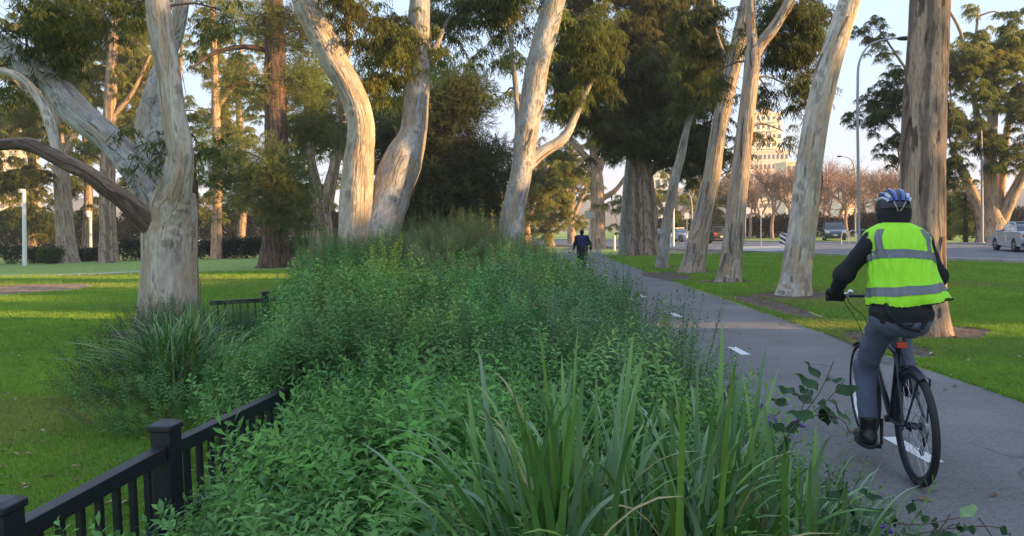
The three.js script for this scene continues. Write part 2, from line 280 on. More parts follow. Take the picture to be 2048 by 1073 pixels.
// bare soil round the trunks and down the path edge
const blob = (cx, cz, rx, rz, seed, n = 26) => Array.from({ length: n }, (_, i) => { const a = i / n * TAU, k = 1 + 0.28 * noise3(Math.cos(a) * 1.6 + seed, Math.sin(a) * 1.6, seed) + 0.1 * noise3(Math.cos(a) * 5, Math.sin(a) * 5 + seed, 2); return [cx + Math.cos(a) * rx * k, cz + Math.sin(a) * rz * k]; });
const soilSpots = [[5.9, -10.5, 0.95, 0.75], [4.75, -9.6, 0.35, 1.2], [6.2, -16.4, 1.2, 1.0], [5.0, -14.6, 0.4, 2.6], [5.9, -21, 0.9, 0.8], [6.2, -25.6, 1.1, 0.9], [5.0, -24, 0.6, 2.2], [6.1, -28.8, 0.8, 0.7], [7.5, -43, 2.6, 2.0], [-5.7, -12.4, 1.2, 1.0]];
soilSpots.forEach(([x, z, a, b], i) => { sheet('soil', blob(x, z, a, b, i + 3), 0.006 + i * 0.0007, soil, 0.8).userData.label = 'bare brown soil around the tree trunks'; });
// curved pale path and a sandy patch on the lawn at the left
{ const a = G(-260, 556), b = G(0, 556), c = G(110, 551), e = G(210, 547), f = G(330, 541); strip('footpath', dense([[a.x, a.z], [b.x, b.z], [c.x, c.z], [e.x, e.z], [f.x, f.z]]), (i) => { const w = 1.5 * (1 - 0.75 * i / 60); return [w, w]; }, 0.006, concrete, 1.5).userData.label = 'curved pale path across the lawn at the left'; }
const sandSpot = G(-40, 584);
sheet('sand', blob(sandSpot.x, sandSpot.z, 3.1, 3.0, 31, 40), 0.016, std(C(2.0, 1.7, 1.35), 0.95, 0, { map: soilMap }), 1).userData.label = 'round sandy play patch with a pale rim in the lawn';
sheet('sand_rim', blob(sandSpot.x, sandSpot.z, 3.25, 3.15, 31, 40), 0.010, concrete, 1);

// ---------------------------------------------------------------- grass blades
function tuft(seed, n, h, w, spread) {
  const r = rng(seed), pos = [], nor = [];
  for (let i = 0; i < n; i++) {
    const a = r() * TAU, x = gauss(r) * spread, z = gauss(r) * spread, hh = h * (0.5 + r()), l = hh * (0.2 + 0.7 * r()), b = r() * TAU, dx = Math.cos(a), dz = Math.sin(a), ex = Math.cos(b) * w, ez = Math.sin(b) * w;
    const tx = x + dx * l, tz = z + dz * l, mx = x + dx * l * 0.3, mz = z + dz * l * 0.3;
    pos.push(x - ex, -0.005, z - ez, x + ex, -0.005, z + ez, mx + ex * 0.8, hh * 0.6, mz + ez * 0.8, x - ex, -0.005, z - ez, mx + ex * 0.8, hh * 0.6, mz + ez * 0.8, mx - ex * 0.8, hh * 0.6, mz - ez * 0.8, mx - ex * 0.8, hh * 0.6, mz - ez * 0.8, mx + ex * 0.8, hh * 0.6, mz + ez * 0.8, tx, hh, tz);
  }
  const g = new THREE.BufferGeometry(); g.setAttribute('position', new THREE.Float32BufferAttribute(pos, 3)); g.computeVertexNormals(); return g;
}
const soilAt = (x, z) => soilSpots.some(([cx, cz, a, b]) => ((x - cx) / a) ** 2 + ((z - cz) / b) ** 2 < 0.8 + 0.3 * noise3(x * 2, 0, z * 2));
const roadAt = (x, z) => { let best = 1e9, s = 0; for (let i = 1; i < roadEdge.length; i++) { const [ax, az] = roadEdge[i - 1], [bx2, bz] = roadEdge[i], dx = bx2 - ax, dz = bz - az, t = clamp(((x - ax) * dx + (z - az) * dz) / (dx * dx + dz * dz), 0, 1), d = Math.hypot(x - ax - dx * t, z - az - dz * t); if (d < best) { best = d; s = (x - ax) * -dz + (z - az) * dx > 0 ? d : -d; } } return s; };
function scatterGrass(label, n, seed, keep, zMin, zMax, xMin, xMax) {     // more of them near the walker, fewer and larger far off
  const r = rng(seed), list = [], kinds = [tuft(1, 10, 0.024, 0.0022, 0.024), tuft(2, 10, 0.028, 0.0024, 0.028), tuft(3, 9, 0.021, 0.0025, 0.03)], lists = [[], [], []];
  let tries = 0;
  while (lists[0].length + lists[1].length + lists[2].length < n && tries++ < n * 8) {
    const d = zMin * Math.pow(zMax / zMin, r()), x = lerp(xMin(d), xMax(d), r()), z = -d;
    if (!keep(x, z)) continue;
    const k = 0.85 + 0.9 * (d / 14), t = noise3(x * 0.7, 3, z * 0.7) * 0.5 + noise3(x * 3, 5, z * 3) * 0.4, dry = sstep(0.25, 0.7, noise3(x * 0.45 + 9, 1, z * 0.45) + 0.5 * (r() - 0.5));
    const c = mix3([0.215 + 0.07 * t, 0.365 + 0.08 * t, 0.05], [0.31, 0.29, 0.10], dry * 0.5 + (r() < 0.09 ? 0.5 : 0)), f = 0.8 + 0.4 * r();
    lists[Math.floor(r() * 3)].push([V(x, 0, z), [0, r() * TAU, 0], [k, k * (0.75 + 0.5 * r()), k], C(c[0] * f, c[1] * f, c[2] * f)]);
  }
  const g = new THREE.Group(); g.name = numbered('grass'); scene.add(g); tag(g, label, 'grass', null, 'stuff');
  lists.forEach((l, i) => inst('blades', kinds[i], grassMat, l, g, 'stuff'));
}
const grassMat = leafy(C(1, 1, 1), 0.4);

// ---------------------------------------------------------------- trees
function leafGeo(seed, kind, n, size) {                                   // one spray of leaves, about 1 m across at size 1
  const r = rng(seed), pos = [], nor = [];
  const leaf = (p, dir, side, L, W) => {
    const m = p.clone().addScaledVector(dir, L * 0.45), t = p.clone().addScaledVector(dir, L), up = V(0, 0, 0).crossVectors(dir, side).normalize();
    m.addScaledVector(up, W * 0.25);
    const a = m.clone().addScaledVector(side, W / 2), b = m.clone().addScaledVector(side, -W / 2); t.addScaledVector(up, -W * 0.3);
    for (const q of [p, t, a, p, b, t]) pos.push(q.x, q.y, q.z);
    const n1 = up.clone().addScaledVector(side, 0.35).normalize(), n2 = up.clone().addScaledVector(side, -0.35).normalize();
    for (const q of [n1, n1, n1, n2, n2, n2]) nor.push(q.x, q.y, q.z);
  };
  const rv = () => V(r() - 0.5, r() - 0.5, r() - 0.5).normalize();
  if (kind === 'gum') {                                                   // leaves hang from drooping twigs
    const twigs = Math.round(n / 9);
    for (let k = 0; k < twigs; k++) {
      const a = r() * TAU, el = 0.6 - r() * 1.3, o = V(Math.cos(a) * Math.cos(el), Math.sin(el) * 0.6, Math.sin(a) * Math.cos(el)).multiplyScalar(0.15 + 0.3 * r());
      for (let i = 0; i < 9; i++) {
        const t = i / 9, p = o.clone().multiplyScalar(0.3 + t * 0.9); p.y -= t * t * 0.28;
        const d = rv().multiplyScalar(0.55).add(V(0, -0.75, 0)).addScaledVector(o, 0.5).normalize(), s = V(0, 0, 0).crossVectors(d, rv()).normalize();
        leaf(p, d, s, (0.16 + 0.09 * r()) * size, (0.026 + 0.014 * r()) * size);
      }
    }
  } else if (kind === 'needle') {                                         // soft plumes, pointing out and a little up
    const twigs = Math.round(n / 14);
    for (let k = 0; k < twigs; k++) {
      const o = rv(); o.y = o.y * 0.6 + 0.15; o.normalize();
      for (let i = 0; i < 14; i++) { const p = o.clone().multiplyScalar(0.05 + 0.4 * i / 14), d = rv().multiplyScalar(0.7).add(o).normalize(), s = V(0, 0, 0).crossVectors(d, rv()).normalize(); leaf(p, d, s, 0.17 * size * (0.6 + 0.6 * r()), 0.014 * size); }
    }
  } else {                                                                // broad leaves every way
    for (let i = 0; i < n; i++) { const o = rv(), p = o.clone().multiplyScalar(0.42 * Math.cbrt(r())), d = rv().add(o.multiplyScalar(0.8)).add(V(0, -0.25, 0)).normalize(), s = V(0, 0, 0).crossVectors(d, rv()).normalize(); leaf(p, d, s, (0.11 + 0.06 * r()) * size, (0.055 + 0.025 * r()) * size); }
  }
  const g = new THREE.BufferGeometry(); g.setAttribute('position', new THREE.Float32BufferAttribute(pos, 3)); g.setAttribute('normal', new THREE.Float32BufferAttribute(nor, 3)); return g;
}
const LEAF = {
  gumNear: leafGeo(1, 'gum', 72, 0.72), gum: leafGeo(2, 'gum', 108, 0.86), gumFar: leafGeo(3, 'gum', 135, 1.02),
  needle: leafGeo(4, 'needle', 98, 1.3), needleFar: leafGeo(5, 'needle', 98, 1.7), broad: leafGeo(6, 'broad', 60, 1.3), broadFar: leafGeo(7, 'broad', 60, 1.6),
};
const leafMat = leafy(C(1, 1, 1), 0.5);
// limbs: [[px, py, depth, radius in px], ...] measured on the photograph; blobs: [px, py, depth, rx px, ry px, rz m, sprays]
const measured = (l) => ({ pts: l.map(([x, y, d]) => P(x, y, d)), rad: l.map(([, , d, r]) => r * d / FPX) });
const olive = ([a, b, c]) => { const g = b > 0.12 ? 0.265 : b * 1.75; return [g * (a > b ? 0.92 : 0.80), g, Math.max(g * 0.24, 0.025)]; };  // sunlit tints come out bright, shaded crowns dark, all in leaf colour
const far0 = (o) => (o.blobs?.[0]?.[2] ?? 20) > 30 ? 1.2 : 0.9;
function tree(o) {
  const { dense = far0(o) , name = 'gum_tree', label, group, limbs = [], blobs = [], mat = M.pale, leaf = 'gum', color = [0.055, 0.085, 0.035], vary = 0.3, spray = 1, seed = 1, limbMats = [], lump = 0.06, twigMat = M.twig, twigR = 0.03, twigs = 3, sub = 7, ground = true, flare = 0.35, keep, spread = 0.68 } = o;
  const r = rng(seed * 7919 + 13), L = limbs.map(measured);
  const base = L.length ? L[0].pts[0].clone() : P(blobs[0][0], blobs[0][1], blobs[0][2]); if (ground) { if (L.length) { L[0].pts[0].y = -0.15; } }
  const t = thing(name, label, 'tree', [base.x, 0, base.z], 0, group), at = (g) => g.translate(-base.x, 0, -base.z);
  const far = limbs.length ? limbs[0][0][2] : 40, radSeg = far < 30 ? 20 : 10;
  const parts = {};
  L.forEach((l, i) => { const m = limbMats[i] ?? mat; const g = ribbonTube(l.pts, l.rad, i ? Math.max(8, radSeg - 4) : radSeg, { lump, seed: seed + i * 1.7, tileW: 1, tileH: 2, step: far < 30 ? 0.15 : 0.4, flare: i === 0 ? flare : 0 }); at(g); (parts[m.uuid] ??= { m, n: i === 0 ? 'trunk' : 'limb', g: [] }).g.push(g); });
  if (far < 30 && o.peel !== 0) for (let k = 0; k < (o.peel ?? 7); k++) {                       // strips of shed bark still hanging on
    const l = L[Math.floor(r() * Math.min(L.length, 3))], c = new THREE.CatmullRomCurve3(l.pts, false, 'centripetal'), t0 = 0.2 + 0.6 * r(), a0 = r() * TAU, len = 0.35 + 0.7 * r(), w = 0.018 + 0.03 * r(), pos = [], idx = [], n = 8, cl = c.getLength();
    for (let i = 0; i <= n; i++) { const u = i / n, t = clamp(t0 - u * len / cl, 0, 1), p = c.getPoint(t), f = t * (l.rad.length - 1), fi = Math.min(l.rad.length - 2, Math.floor(f)), R = lerp(l.rad[fi], l.rad[fi + 1], f - fi) * 1.04 + 0.01 + 0.10 * u * u * r() + 0.02 * u, da = w / R * (1 - 0.5 * u); for (const q of [-1, 0, 1]) { const a = a0 + q * da + 0.3 * u, rr = R + (q ? 0 : 0.006); pos.push(p.x - base.x + Math.cos(a) * rr, p.y, p.z - base.z + Math.sin(a) * rr); } if (i) for (const q of [0, 1]) { const b = (i - 1) * 3 + q; idx.push(b, b + 1, b + 3, b + 1, b + 4, b + 3); } }
    const g = new THREE.BufferGeometry(); g.setAttribute('position', new THREE.Float32BufferAttribute(pos, 3)); g.setIndex(idx); g.computeVertexNormals(); part('bark_strip', g, M.peel, t);
  }
  const order = Object.values(parts); order.forEach((p, i) => part(i === 0 ? 'trunk' : 'limb', p.g, p.m, t));
  const list = [], samples = [];
  L.forEach((l, i) => { const c = new THREE.CatmullRomCurve3(l.pts, false, 'centripetal'); for (let k = 4; k <= 12; k++) samples.push(c.getPoint(k / 12)); });
  const base3 = V(...color);
  for (const [px, py, d, rx, ry, rz, n, tint] of blobs) {
    const c = P(px, py, d), a = rx * d / FPX, b = ry * d / FPX, n2 = n * dense, subs = Math.max(1, Math.round(n2 / sub)), col = olive(tint ?? color);
    const ends = [];
    for (let k = 0; k < subs; k++) {
      const v = V(gauss(r), gauss(r), gauss(r)); const ln = v.length(); if (ln > 0) v.multiplyScalar(Math.pow(clamp(r() * 1.1, 0.05, 1), 0.4) / Math.max(ln, 0.2)); if (v.length() > 1) v.normalize();
      const q = V(c.x + v.x * a, c.y + v.y * b, c.z + v.z * rz); ends.push(q); const tone = 1 + vary * gauss(r);
      for (let i = 0; i < Math.min(sub, Math.ceil(n2 / subs)); i++) {
        const p = V(q.x + gauss(r) * spread * spray, q.y + gauss(r) * spread * 0.7 * spray, q.z + gauss(r) * spread * spray); if (p.y < 0.1 || (keep && !keep(p))) continue;
        const f = tone * (0.8 + 0.4 * r()), y = r() < 0.12 ? 1.25 : 1;
        list.push([V(p.x - base.x, p.y, p.z - base.z), [(r() - 0.5) * 0.5, r() * TAU, (r() - 0.5) * 0.5], spray * (0.7 + 0.5 * r()), C(col[0] * f * y, col[1] * f, col[2] * f)]);
      }
    }
    if (samples.length && twigs) { const tw = [];
      let s = samples[0], best = 1e9; for (const q of samples) { const e = q.distanceTo(c) + Math.max(0, q.y - c.y) * 0.6; if (e < best) { best = e; s = q; } }
      const bend = s.clone().lerp(c, 0.5).add(V(gauss(r) * 0.1 * best, 0.12 * best, gauss(r) * 0.1 * best));
      tw.push(at(ribbonTube([s, bend, c], [twigR * 1.3, twigR * 0.9, twigR * 0.5], 5, { step: 0.4, lump: 0 })));
      for (const e of ends.slice(0, twigs * 3)) { const m2 = c.clone().lerp(e, 0.5).add(V(gauss(r) * 0.2, gauss(r) * 0.2, gauss(r) * 0.2)); tw.push(at(ribbonTube([bend.clone().lerp(c, 0.6), m2, e], [twigR * 0.5, twigR * 0.3, twigR * 0.12], 4, { step: 0.5, lump: 0 }))); }
      part('branch', tw, twigMat, t);
    }
  }
  if (list.length) inst('crown', LEAF[leaf], leafMat, list, t, 'stuff');
  return t;
}

// ---------------------------------------------------------------- the big gums
const OL = [0.15, 0.16, 0.055], DK = [0.062, 0.088, 0.040], GOLD_LIT = [0.46, 0.30, 0.065], RUST_LIT = [0.36, 0.19, 0.075], BLUE = [0.07, 0.115, 0.075], YEL_LIT = [0.42, 0.37, 0.055];  // gold, rust and yellow leaf tints carry sunlight put into the colour
tree({
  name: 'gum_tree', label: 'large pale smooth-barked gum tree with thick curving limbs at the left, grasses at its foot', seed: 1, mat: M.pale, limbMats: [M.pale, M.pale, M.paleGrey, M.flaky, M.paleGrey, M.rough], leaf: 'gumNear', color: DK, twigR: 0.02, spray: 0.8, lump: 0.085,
  limbs: [
    [[337, 680, 12.5, 58], [337, 600, 12.5, 52], [336, 520, 12.5, 50], [338, 460, 12.5, 52], [345, 420, 12.5, 44], [352, 380, 12.5, 34]],
    [[337, 510, 12.5, 36], [336, 455, 12.45, 41], [342, 405, 12.35, 39], [355, 360, 12.2, 31], [361, 308, 12.2, 26], [346, 225, 12.2, 24], [333, 130, 12.3, 23.5], [320, 50, 12.4, 24], [311, -20, 12.5, 22], [300, -120, 12.6, 20]],
    [[318, 425, 12.6, 36], [283, 352, 12.9, 33], [222, 284, 13.3, 28], [150, 222, 13.8, 30], [108, 168, 14.1, 25], [62, 138, 14.3, 26], [10, 96, 14.8, 22], [-60, 50, 15.2, 19]],
    [[352, 500, 12.5, 24], [326, 468, 12.42, 31], [300, 446, 12.28, 26], [277, 428, 12.15, 20.5], [240, 396, 12.05, 17], [209, 374, 12.0, 19], [172, 345, 11.95, 15.5], [141, 331, 11.9, 17], [89, 304, 11.9, 14], [60, 290, 11.9, 14.5], [31, 288, 11.9, 11], [-30, 292, 12, 12]],
    [[345, 400, 12.9, 26], [318, 330, 13, 27], [300, 262, 13.1, 28], [303, 210, 13.2, 23], [322, 140, 13.3, 17], [350, 70, 13.4, 14], [366, -10, 13.5, 13], [372, -100, 13.6, 11]],
    [[368, 520, 12.9, 22], [378, 460, 12.9, 17], [384, 400, 12.9, 12], [388, 360, 12.9, 7]],
    [[112, 318, 12.0, 8], [104, 262, 12.3, 10], [78, 198, 12.6, 9], [31, 151, 13, 8], [-20, 138, 13.2, 7]],
  ],
  blobs: [[20, 50, 13.5, 70, 60, 1, 60], [110, 70, 13.6, 60, 50, 0.9, 50], [200, 30, 13.8, 70, 40, 0.9, 50], [90, 0, 14, 80, 40, 1, 50], [260, 10, 14, 50, 40, 0.8, 26], [306, 300, 12.8, 22, 44, 0.25, 22], [395, 285, 12.7, 15, 60, 0.3, 12], [-40, 160, 14, 60, 60, 0.8, 24], [160, 120, 14.2, 40, 40, 0.5, 10], [440, 20, 13, 40, 40, 0.6, 14]],
});
tree({
  label: 'twin-stemmed gum tree with a pale leaning right stem and a blotched upright left stem', seed: 2, mat: M.pale, leaf: 'gum', color: OL, spray: 0.95, lump: 0.08,
  limbs: [
    [[706, 560, 19, 36], [709, 511, 19, 34], [712, 417, 19, 32], [718, 318, 19, 29], [722, 255, 18.9, 27], [704, 186, 18.8, 26], [668, 120, 18.7, 27], [641, 66, 18.6, 27], [612, 12, 18.5, 24], [585, -50, 18.4, 20], [570, -120, 18.4, 18]],
    [[735, 560, 19.2, 38], [748, 490, 19.3, 42], [776, 400, 19.5, 42], [803, 325, 19.6, 39], [825, 268, 19.7, 27], [831, 209, 19.7, 25], [835, 130, 19.8, 25], [838, 62, 19.9, 21], [840, -20, 20, 19], [842, -110, 20, 17]],
    [[690, 130, 18.9, 7], [698, 70, 19.2, 7], [690, 10, 19.4, 7], [676, -50, 19.5, 6]],
    [[838, 120, 20, 6], [868, 100, 20.2, 5], [886, 60, 20.5, 4]],
  ],
  limbMats: [M.pale, M.paleGrey],
  blobs: [[690, 30, 19, 40, 50, 0.9, 26, [0.07, 0.055, 0.03]], [760, 40, 20, 60, 55, 1, 60, [0.06, 0.065, 0.03]], [770, 110, 19.8, 60, 40, 0.8, 46, YEL_LIT], [745, 165, 19.6, 40, 32, 0.5, 24, YEL_LIT], [800, 175, 19.9, 24, 28, 0.4, 10, YEL_LIT], [905, 30, 21, 50, 50, 1, 44, DK], [950, 10, 21.5, 40, 40, 1, 24, DK], [885, 100, 21, 36, 46, 0.8, 18, OL], [640, -30, 19, 90, 30, 1, 30]],  // yellow sprays have the sun on them put into their tint
});
tree({
  label: 'grey-white gum tree leaning right behind the tall shrubs, with one branch arching towards the path', seed: 3, mat: M.paleGrey, leaf: 'gum', color: [0.05, 0.075, 0.04], spray: 0.95,
  limbs: [
    [[1018, 530, 20, 26], [1026, 430, 20, 23], [1041, 355, 20, 21], [1049, 282, 20, 22], [1062, 209, 20, 24], [1078, 120, 20, 23], [1102, 31, 20, 22], [1122, -50, 20, 20], [1140, -130, 20, 18]],
    [[1036, 350, 20, 13], [1052, 334, 20, 14], [1080, 308, 20.3, 13], [1127, 277, 20.7, 10], [1150, 235, 21, 7], [1174, 183, 21.4, 4.5], [1192, 150, 21.7, 3]],
    [[1034, 260, 20.4, 4], [1032, 180, 20.6, 5], [1024, 110, 20.9, 5], [1018, 30, 21, 5]],
  ],
  blobs: [[1015, 60, 21, 40, 60, 0.9, 30, GOLD_LIT], [990, 20, 21.5, 50, 60, 1, 36, [0.06, 0.075, 0.04]], [1005, 130, 21, 30, 30, 0.6, 9, OL], [1012, 190, 21.5, 20, 30, 0.4, 6, OL], [1150, 30, 21, 60, 50, 1, 40, DK], [1196, 146, 21.7, 34, 30, 0.5, 40, DK], [1180, 100, 21.6, 40, 40, 0.6, 40, DK], [1160, 200, 21.2, 22, 20, 0.4, 12, DK], [1060, -20, 21, 80, 40, 1, 40]],  // gold spray is tinted as a sunlit clump
});
// big pair beside the path with the heavy dark crown
tree({
  label: 'massive old gum with a fluted grey-brown trunk and heavy dark drooping crown over the path', seed: 5, mat: M.brown, leaf: 'gumFar', color: [0.042, 0.064, 0.034], vary: 0.22, spray: 1.25, twigR: 0.08, sub: 10, flare: 0.14, lump: 0.06,  // crown tint darkened to carry the shade it hangs in
  limbs: [
    [[1290, 512, 43, 30], [1289, 470, 43, 27], [1288, 417, 43, 25.5], [1285, 360, 43, 22], [1280, 310, 43, 19], [1278, 240, 43, 15], [1270, 150, 43, 10], [1260, 60, 43, 6]],
    [[1290, 350, 43, 15], [1310, 332, 42.8, 12], [1338, 326, 42.6, 9], [1370, 318, 42.4, 6], [1400, 270, 42.2, 4]],
    [[1283, 330, 43, 12], [1320, 250, 43, 10], [1350, 160, 43, 7], [1370, 80, 43, 5]], [[1280, 330, 43, 10], [1240, 240, 42.6, 8], [1200, 150, 42, 5]],
  ],
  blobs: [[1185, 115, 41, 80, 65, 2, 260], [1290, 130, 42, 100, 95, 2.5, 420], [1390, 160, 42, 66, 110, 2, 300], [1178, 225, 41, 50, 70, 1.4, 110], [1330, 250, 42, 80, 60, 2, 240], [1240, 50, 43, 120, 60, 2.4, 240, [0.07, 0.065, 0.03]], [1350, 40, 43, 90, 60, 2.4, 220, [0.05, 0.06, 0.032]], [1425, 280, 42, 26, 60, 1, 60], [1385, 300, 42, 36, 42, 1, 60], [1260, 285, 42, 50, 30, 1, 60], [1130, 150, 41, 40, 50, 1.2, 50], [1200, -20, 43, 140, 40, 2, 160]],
});
tree({
  label: 'slender pale grey gum trunk standing close beside the massive fluted trunk', seed: 6, mat: M.paleGrey, leaf: 'gumFar', color: DK, spray: 1.2,
  limbs: [[[1251, 506, 46, 15], [1253, 444, 46, 13], [1258, 380, 46, 12], [1264, 310, 46, 11], [1268, 220, 46, 9]]], blobs: [[1260, 250, 46, 40, 40, 1.2, 40]],
});
tree({
  label: 'thin young gum with a slim slanting stem on the grass', seed: 7, mat: M.paleGrey, leaf: 'gum', color: DK, spray: 0.9, twigR: 0.02, lump: 0.05,
  limbs: [[[1323, 538, 29, 12], [1331, 470, 29, 10], [1346, 376, 29, 9.5], [1362, 313, 29, 8.5], [1373, 261, 29, 6.5], [1386, 220, 29, 5], [1394, 170, 29, 3]]], blobs: [[1394, 178, 29, 26, 36, 0.6, 60], [1376, 130, 29, 32, 40, 0.7, 60], [1410, 130, 29, 28, 36, 0.7, 40], [1380, 225, 29, 14, 22, 0.3, 14]],
});
tree({
  label: 'tall slim leaning gum, third trunk from the cyclist, bare grey with brown peeling streaks', seed: 8, mat: M.strip, leaf: 'gum', color: [0.042, 0.06, 0.038], spray: 0.95, lump: 0.05,
  limbs: [[[1383, 551, 26, 25], [1391, 510, 26, 22], [1401, 460, 26, 20], [1422, 365, 26, 17], [1436, 271, 26, 15.5], [1452, 193, 26, 16], [1473, 104, 26, 15], [1490, 28, 26, 14], [1502, -40, 26, 12], [1510, -120, 26, 11]], [[1462, 150, 26, 5], [1448, 110, 26.4, 4], [1432, 60, 26.8, 3], [1425, 0, 27, 2.5]]],
  blobs: [[1410, 50, 27, 56, 52, 1, 70], [1440, 110, 27, 30, 36, 0.7, 22], [1390, 20, 27.4, 50, 40, 1, 44]],
});
tree({
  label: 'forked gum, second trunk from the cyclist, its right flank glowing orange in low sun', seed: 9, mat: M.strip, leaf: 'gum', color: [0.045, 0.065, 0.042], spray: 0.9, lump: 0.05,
  limbs: [[[1456, 572, 21, 25], [1460, 540, 21, 22], [1466, 490, 21, 20.5], [1477, 376, 21, 18.5], [1490, 261, 21, 16], [1502, 157, 21, 15.5], [1507, 100, 21, 15]], [[1507, 110, 21, 12], [1503, 50, 21, 10], [1500, -20, 21, 9], [1496, -110, 21, 8]], [[1508, 112, 21, 12], [1524, 86, 21, 11.5], [1546, 58, 20.9, 11], [1571, 18, 20.8, 10], [1592, -30, 20.7, 9], [1620, -110, 20.6, 8]]],
  blobs: [[1560, 60, 22, 50, 56, 0.9, 80], [1600, 110, 22, 42, 48, 0.8, 60], [1590, 180, 22, 36, 40, 0.6, 34], [1535, 180, 22, 22, 40, 0.6, 12], [1566, 262, 22, 28, 12, 0.4, 10], [1620, 30, 22.4, 40, 50, 0.8, 46], [1580, 10, 22, 60, 40, 1, 50], [1420, 150, 23, 24, 40, 0.5, 14]],
});
tree({
  label: 'straight leaning cream-grey gum trunk on the grass just left of the cyclist', seed: 10, mat: bark(gumPale, C(0.95, 0.92, 0.88)), leaf: 'gum', color: OL, spray: 0.9, lump: 0.04, flare: 0.25,
  limbs: [[[1587, 602, 16.6, 34], [1593, 548, 16.6, 29], [1607, 444, 16.6, 26.5], [1618, 339, 16.6, 25.5], [1634, 235, 16.6, 24.5], [1659, 130, 16.6, 23], [1681, 60, 16.6, 21], [1700, 0, 16.6, 20], [1722, -80, 16.6, 18]]],
  blobs: [[1740, -130, 17, 80, 40, 1, 40]], limbMats: [],
});
tree({
  label: 'thick straight brown-grey gum trunk directly behind the cyclist', seed: 11, mat: M.brown, leaf: 'gum', color: OL, spray: 0.9, lump: 0.035, flare: 0.3,
  limbs: [[[1846, 672, 10.4, 50], [1846, 600, 10.4, 43], [1846, 480, 10.4, 41.5], [1847, 313, 10.4, 41], [1850, 209, 10.4, 40], [1856, 104, 10.4, 38.5], [1861, 0, 10.4, 37], [1866, -110, 10.4, 35]]],
  blobs: [[1880, -200, 10.4, 120, 50, 1, 40]],
});
// across the road
tree({
  label: 'broad many-stemmed gum across the road with sunlit spreading limbs, behind the silver car', seed: 12, mat: M.warmLit, leaf: 'gumFar', color: [0.075, 0.085, 0.035], spray: 1.1, twigR: 0.06, lump: 0.08,
  limbs: [[[1984, 480, 54, 30], [1984, 450, 54, 25], [1982, 410, 54, 16], [1981, 340, 54, 12], [1984, 260, 54, 10], [1990, 190, 54, 8], [1985, 120, 54, 6]], [[1975, 470, 54, 14], [1958, 420, 54, 12], [1938, 370, 54, 10], [1922, 335, 53.6, 8], [1905, 300, 53, 6]], [[1995, 465, 54, 13], [2015, 415, 53.6, 12], [2034, 375, 53.4, 10], [2060, 320, 53, 8], [2075, 240, 53, 6]], [[1990, 440, 54, 12], [2004, 360, 54.4, 9], [2012, 280, 54.6, 7], [2030, 180, 55, 5]], [[1978, 300, 54, 7], [1955, 230, 53.6, 6], [1944, 160, 53.4, 4], [1920, 60, 53, 3], [1892, 10, 53, 2.5]], [[1944, 150, 53.4, 4], [1952, 80, 53.4, 3], [1958, 10, 53.4, 2]]],
  blobs: [[1960, 110, 53, 60, 44, 1.8, 150, GOLD_LIT], [1915, 155, 52.6, 36, 40, 1.2, 44, [0.11, 0.11, 0.035]], [2020, 90, 54, 44, 50, 1.8, 130, GOLD_LIT], [2030, 210, 53, 40, 44, 1.4, 60, [0.10, 0.10, 0.04]], [1940, 250, 52.6, 44, 50, 1.5, 80, DK], [2005, 290, 52.6, 50, 44, 1.5, 90, DK], [1912, 330, 52.4, 26, 50, 1, 50, DK], [1985, 190, 53, 40, 40, 1.4, 40, OL], [2010, 30, 54, 50, 20, 1.2, 20, [0.09, 0.09, 0.04]], [2060, 150, 54, 40, 90, 1.6, 110, GOLD_LIT], [1975, 150, 53.4, 60, 40, 1.6, 70, OL], [1900, 110, 52.6, 24, 30, 1, 24, GOLD_LIT], [1900, 250, 52.4, 24, 50, 1, 40, DK], [1930, 20, 53.6, 50, 14, 0.8, 8, OL]],  // gold and dark sprays of one crown: sun and shade as tint
});
tree({
  label: 'gum hidden behind the thick brown trunk, its dark sprays reaching left over the road lamp', seed: 13, mat: M.strip, leaf: 'gumFar', color: [0.05, 0.066, 0.04], spray: 0.85, twigR: 0.04,
  limbs: [[[1846, 500, 42, 12], [1850, 400, 42, 10], [1846, 300, 42, 9], [1840, 200, 42, 8], [1846, 100, 42, 7]], [[1846, 320, 42, 5], [1800, 270, 42, 3.5], [1760, 230, 42, 2.5]], [[1842, 180, 42, 4], [1800, 120, 42, 2.5], [1760, 60, 42, 1.8]]],
  blobs: [[1765, 205, 42, 34, 40, 1, 60], [1790, 170, 42, 34, 34, 1, 46], [1748, 250, 42, 20, 34, 0.7, 22], [1790, 290, 42, 30, 40, 0.8, 24], [1716, 225, 42, 16, 30, 0.5, 10], [1770, 55, 42, 44, 24, 1, 26, [0.09, 0.085, 0.045]], [1770, 110, 42, 30, 20, 0.8, 14, GOLD_LIT]],
});
tree({ name: 'conifer', label: 'small yellow-green conical conifer across the road', seed: 14, mat: M.dark, leaf: 'needleFar', color: [0.10, 0.12, 0.03], spray: 0.75, twigs: 0, limbs: [[[1932, 478, 55, 5], [1932, 440, 55, 4], [1932, 385, 55, 1.5]]], blobs: [[1932, 450, 55, 28, 22, 0.9, 60], [1932, 420, 55, 22, 24, 0.7, 50], [1931, 392, 55, 11, 20, 0.4, 20]], flare: 0, lump: 0 });
tree({ name: 'conifer', label: 'dark blue-green bushy tree beside the thick brown trunk across the road', seed: 15, mat: M.dark, leaf: 'broadFar', color: DK, spray: 0.9, twigs: 0, limbs: [[[1902, 480, 62, 6], [1902, 440, 62, 4], [1902, 400, 62, 2]]], blobs: [[1902, 432, 62, 26, 34, 1.4, 70], [1906, 395, 62, 18, 22, 1, 30]], flare: 0 });

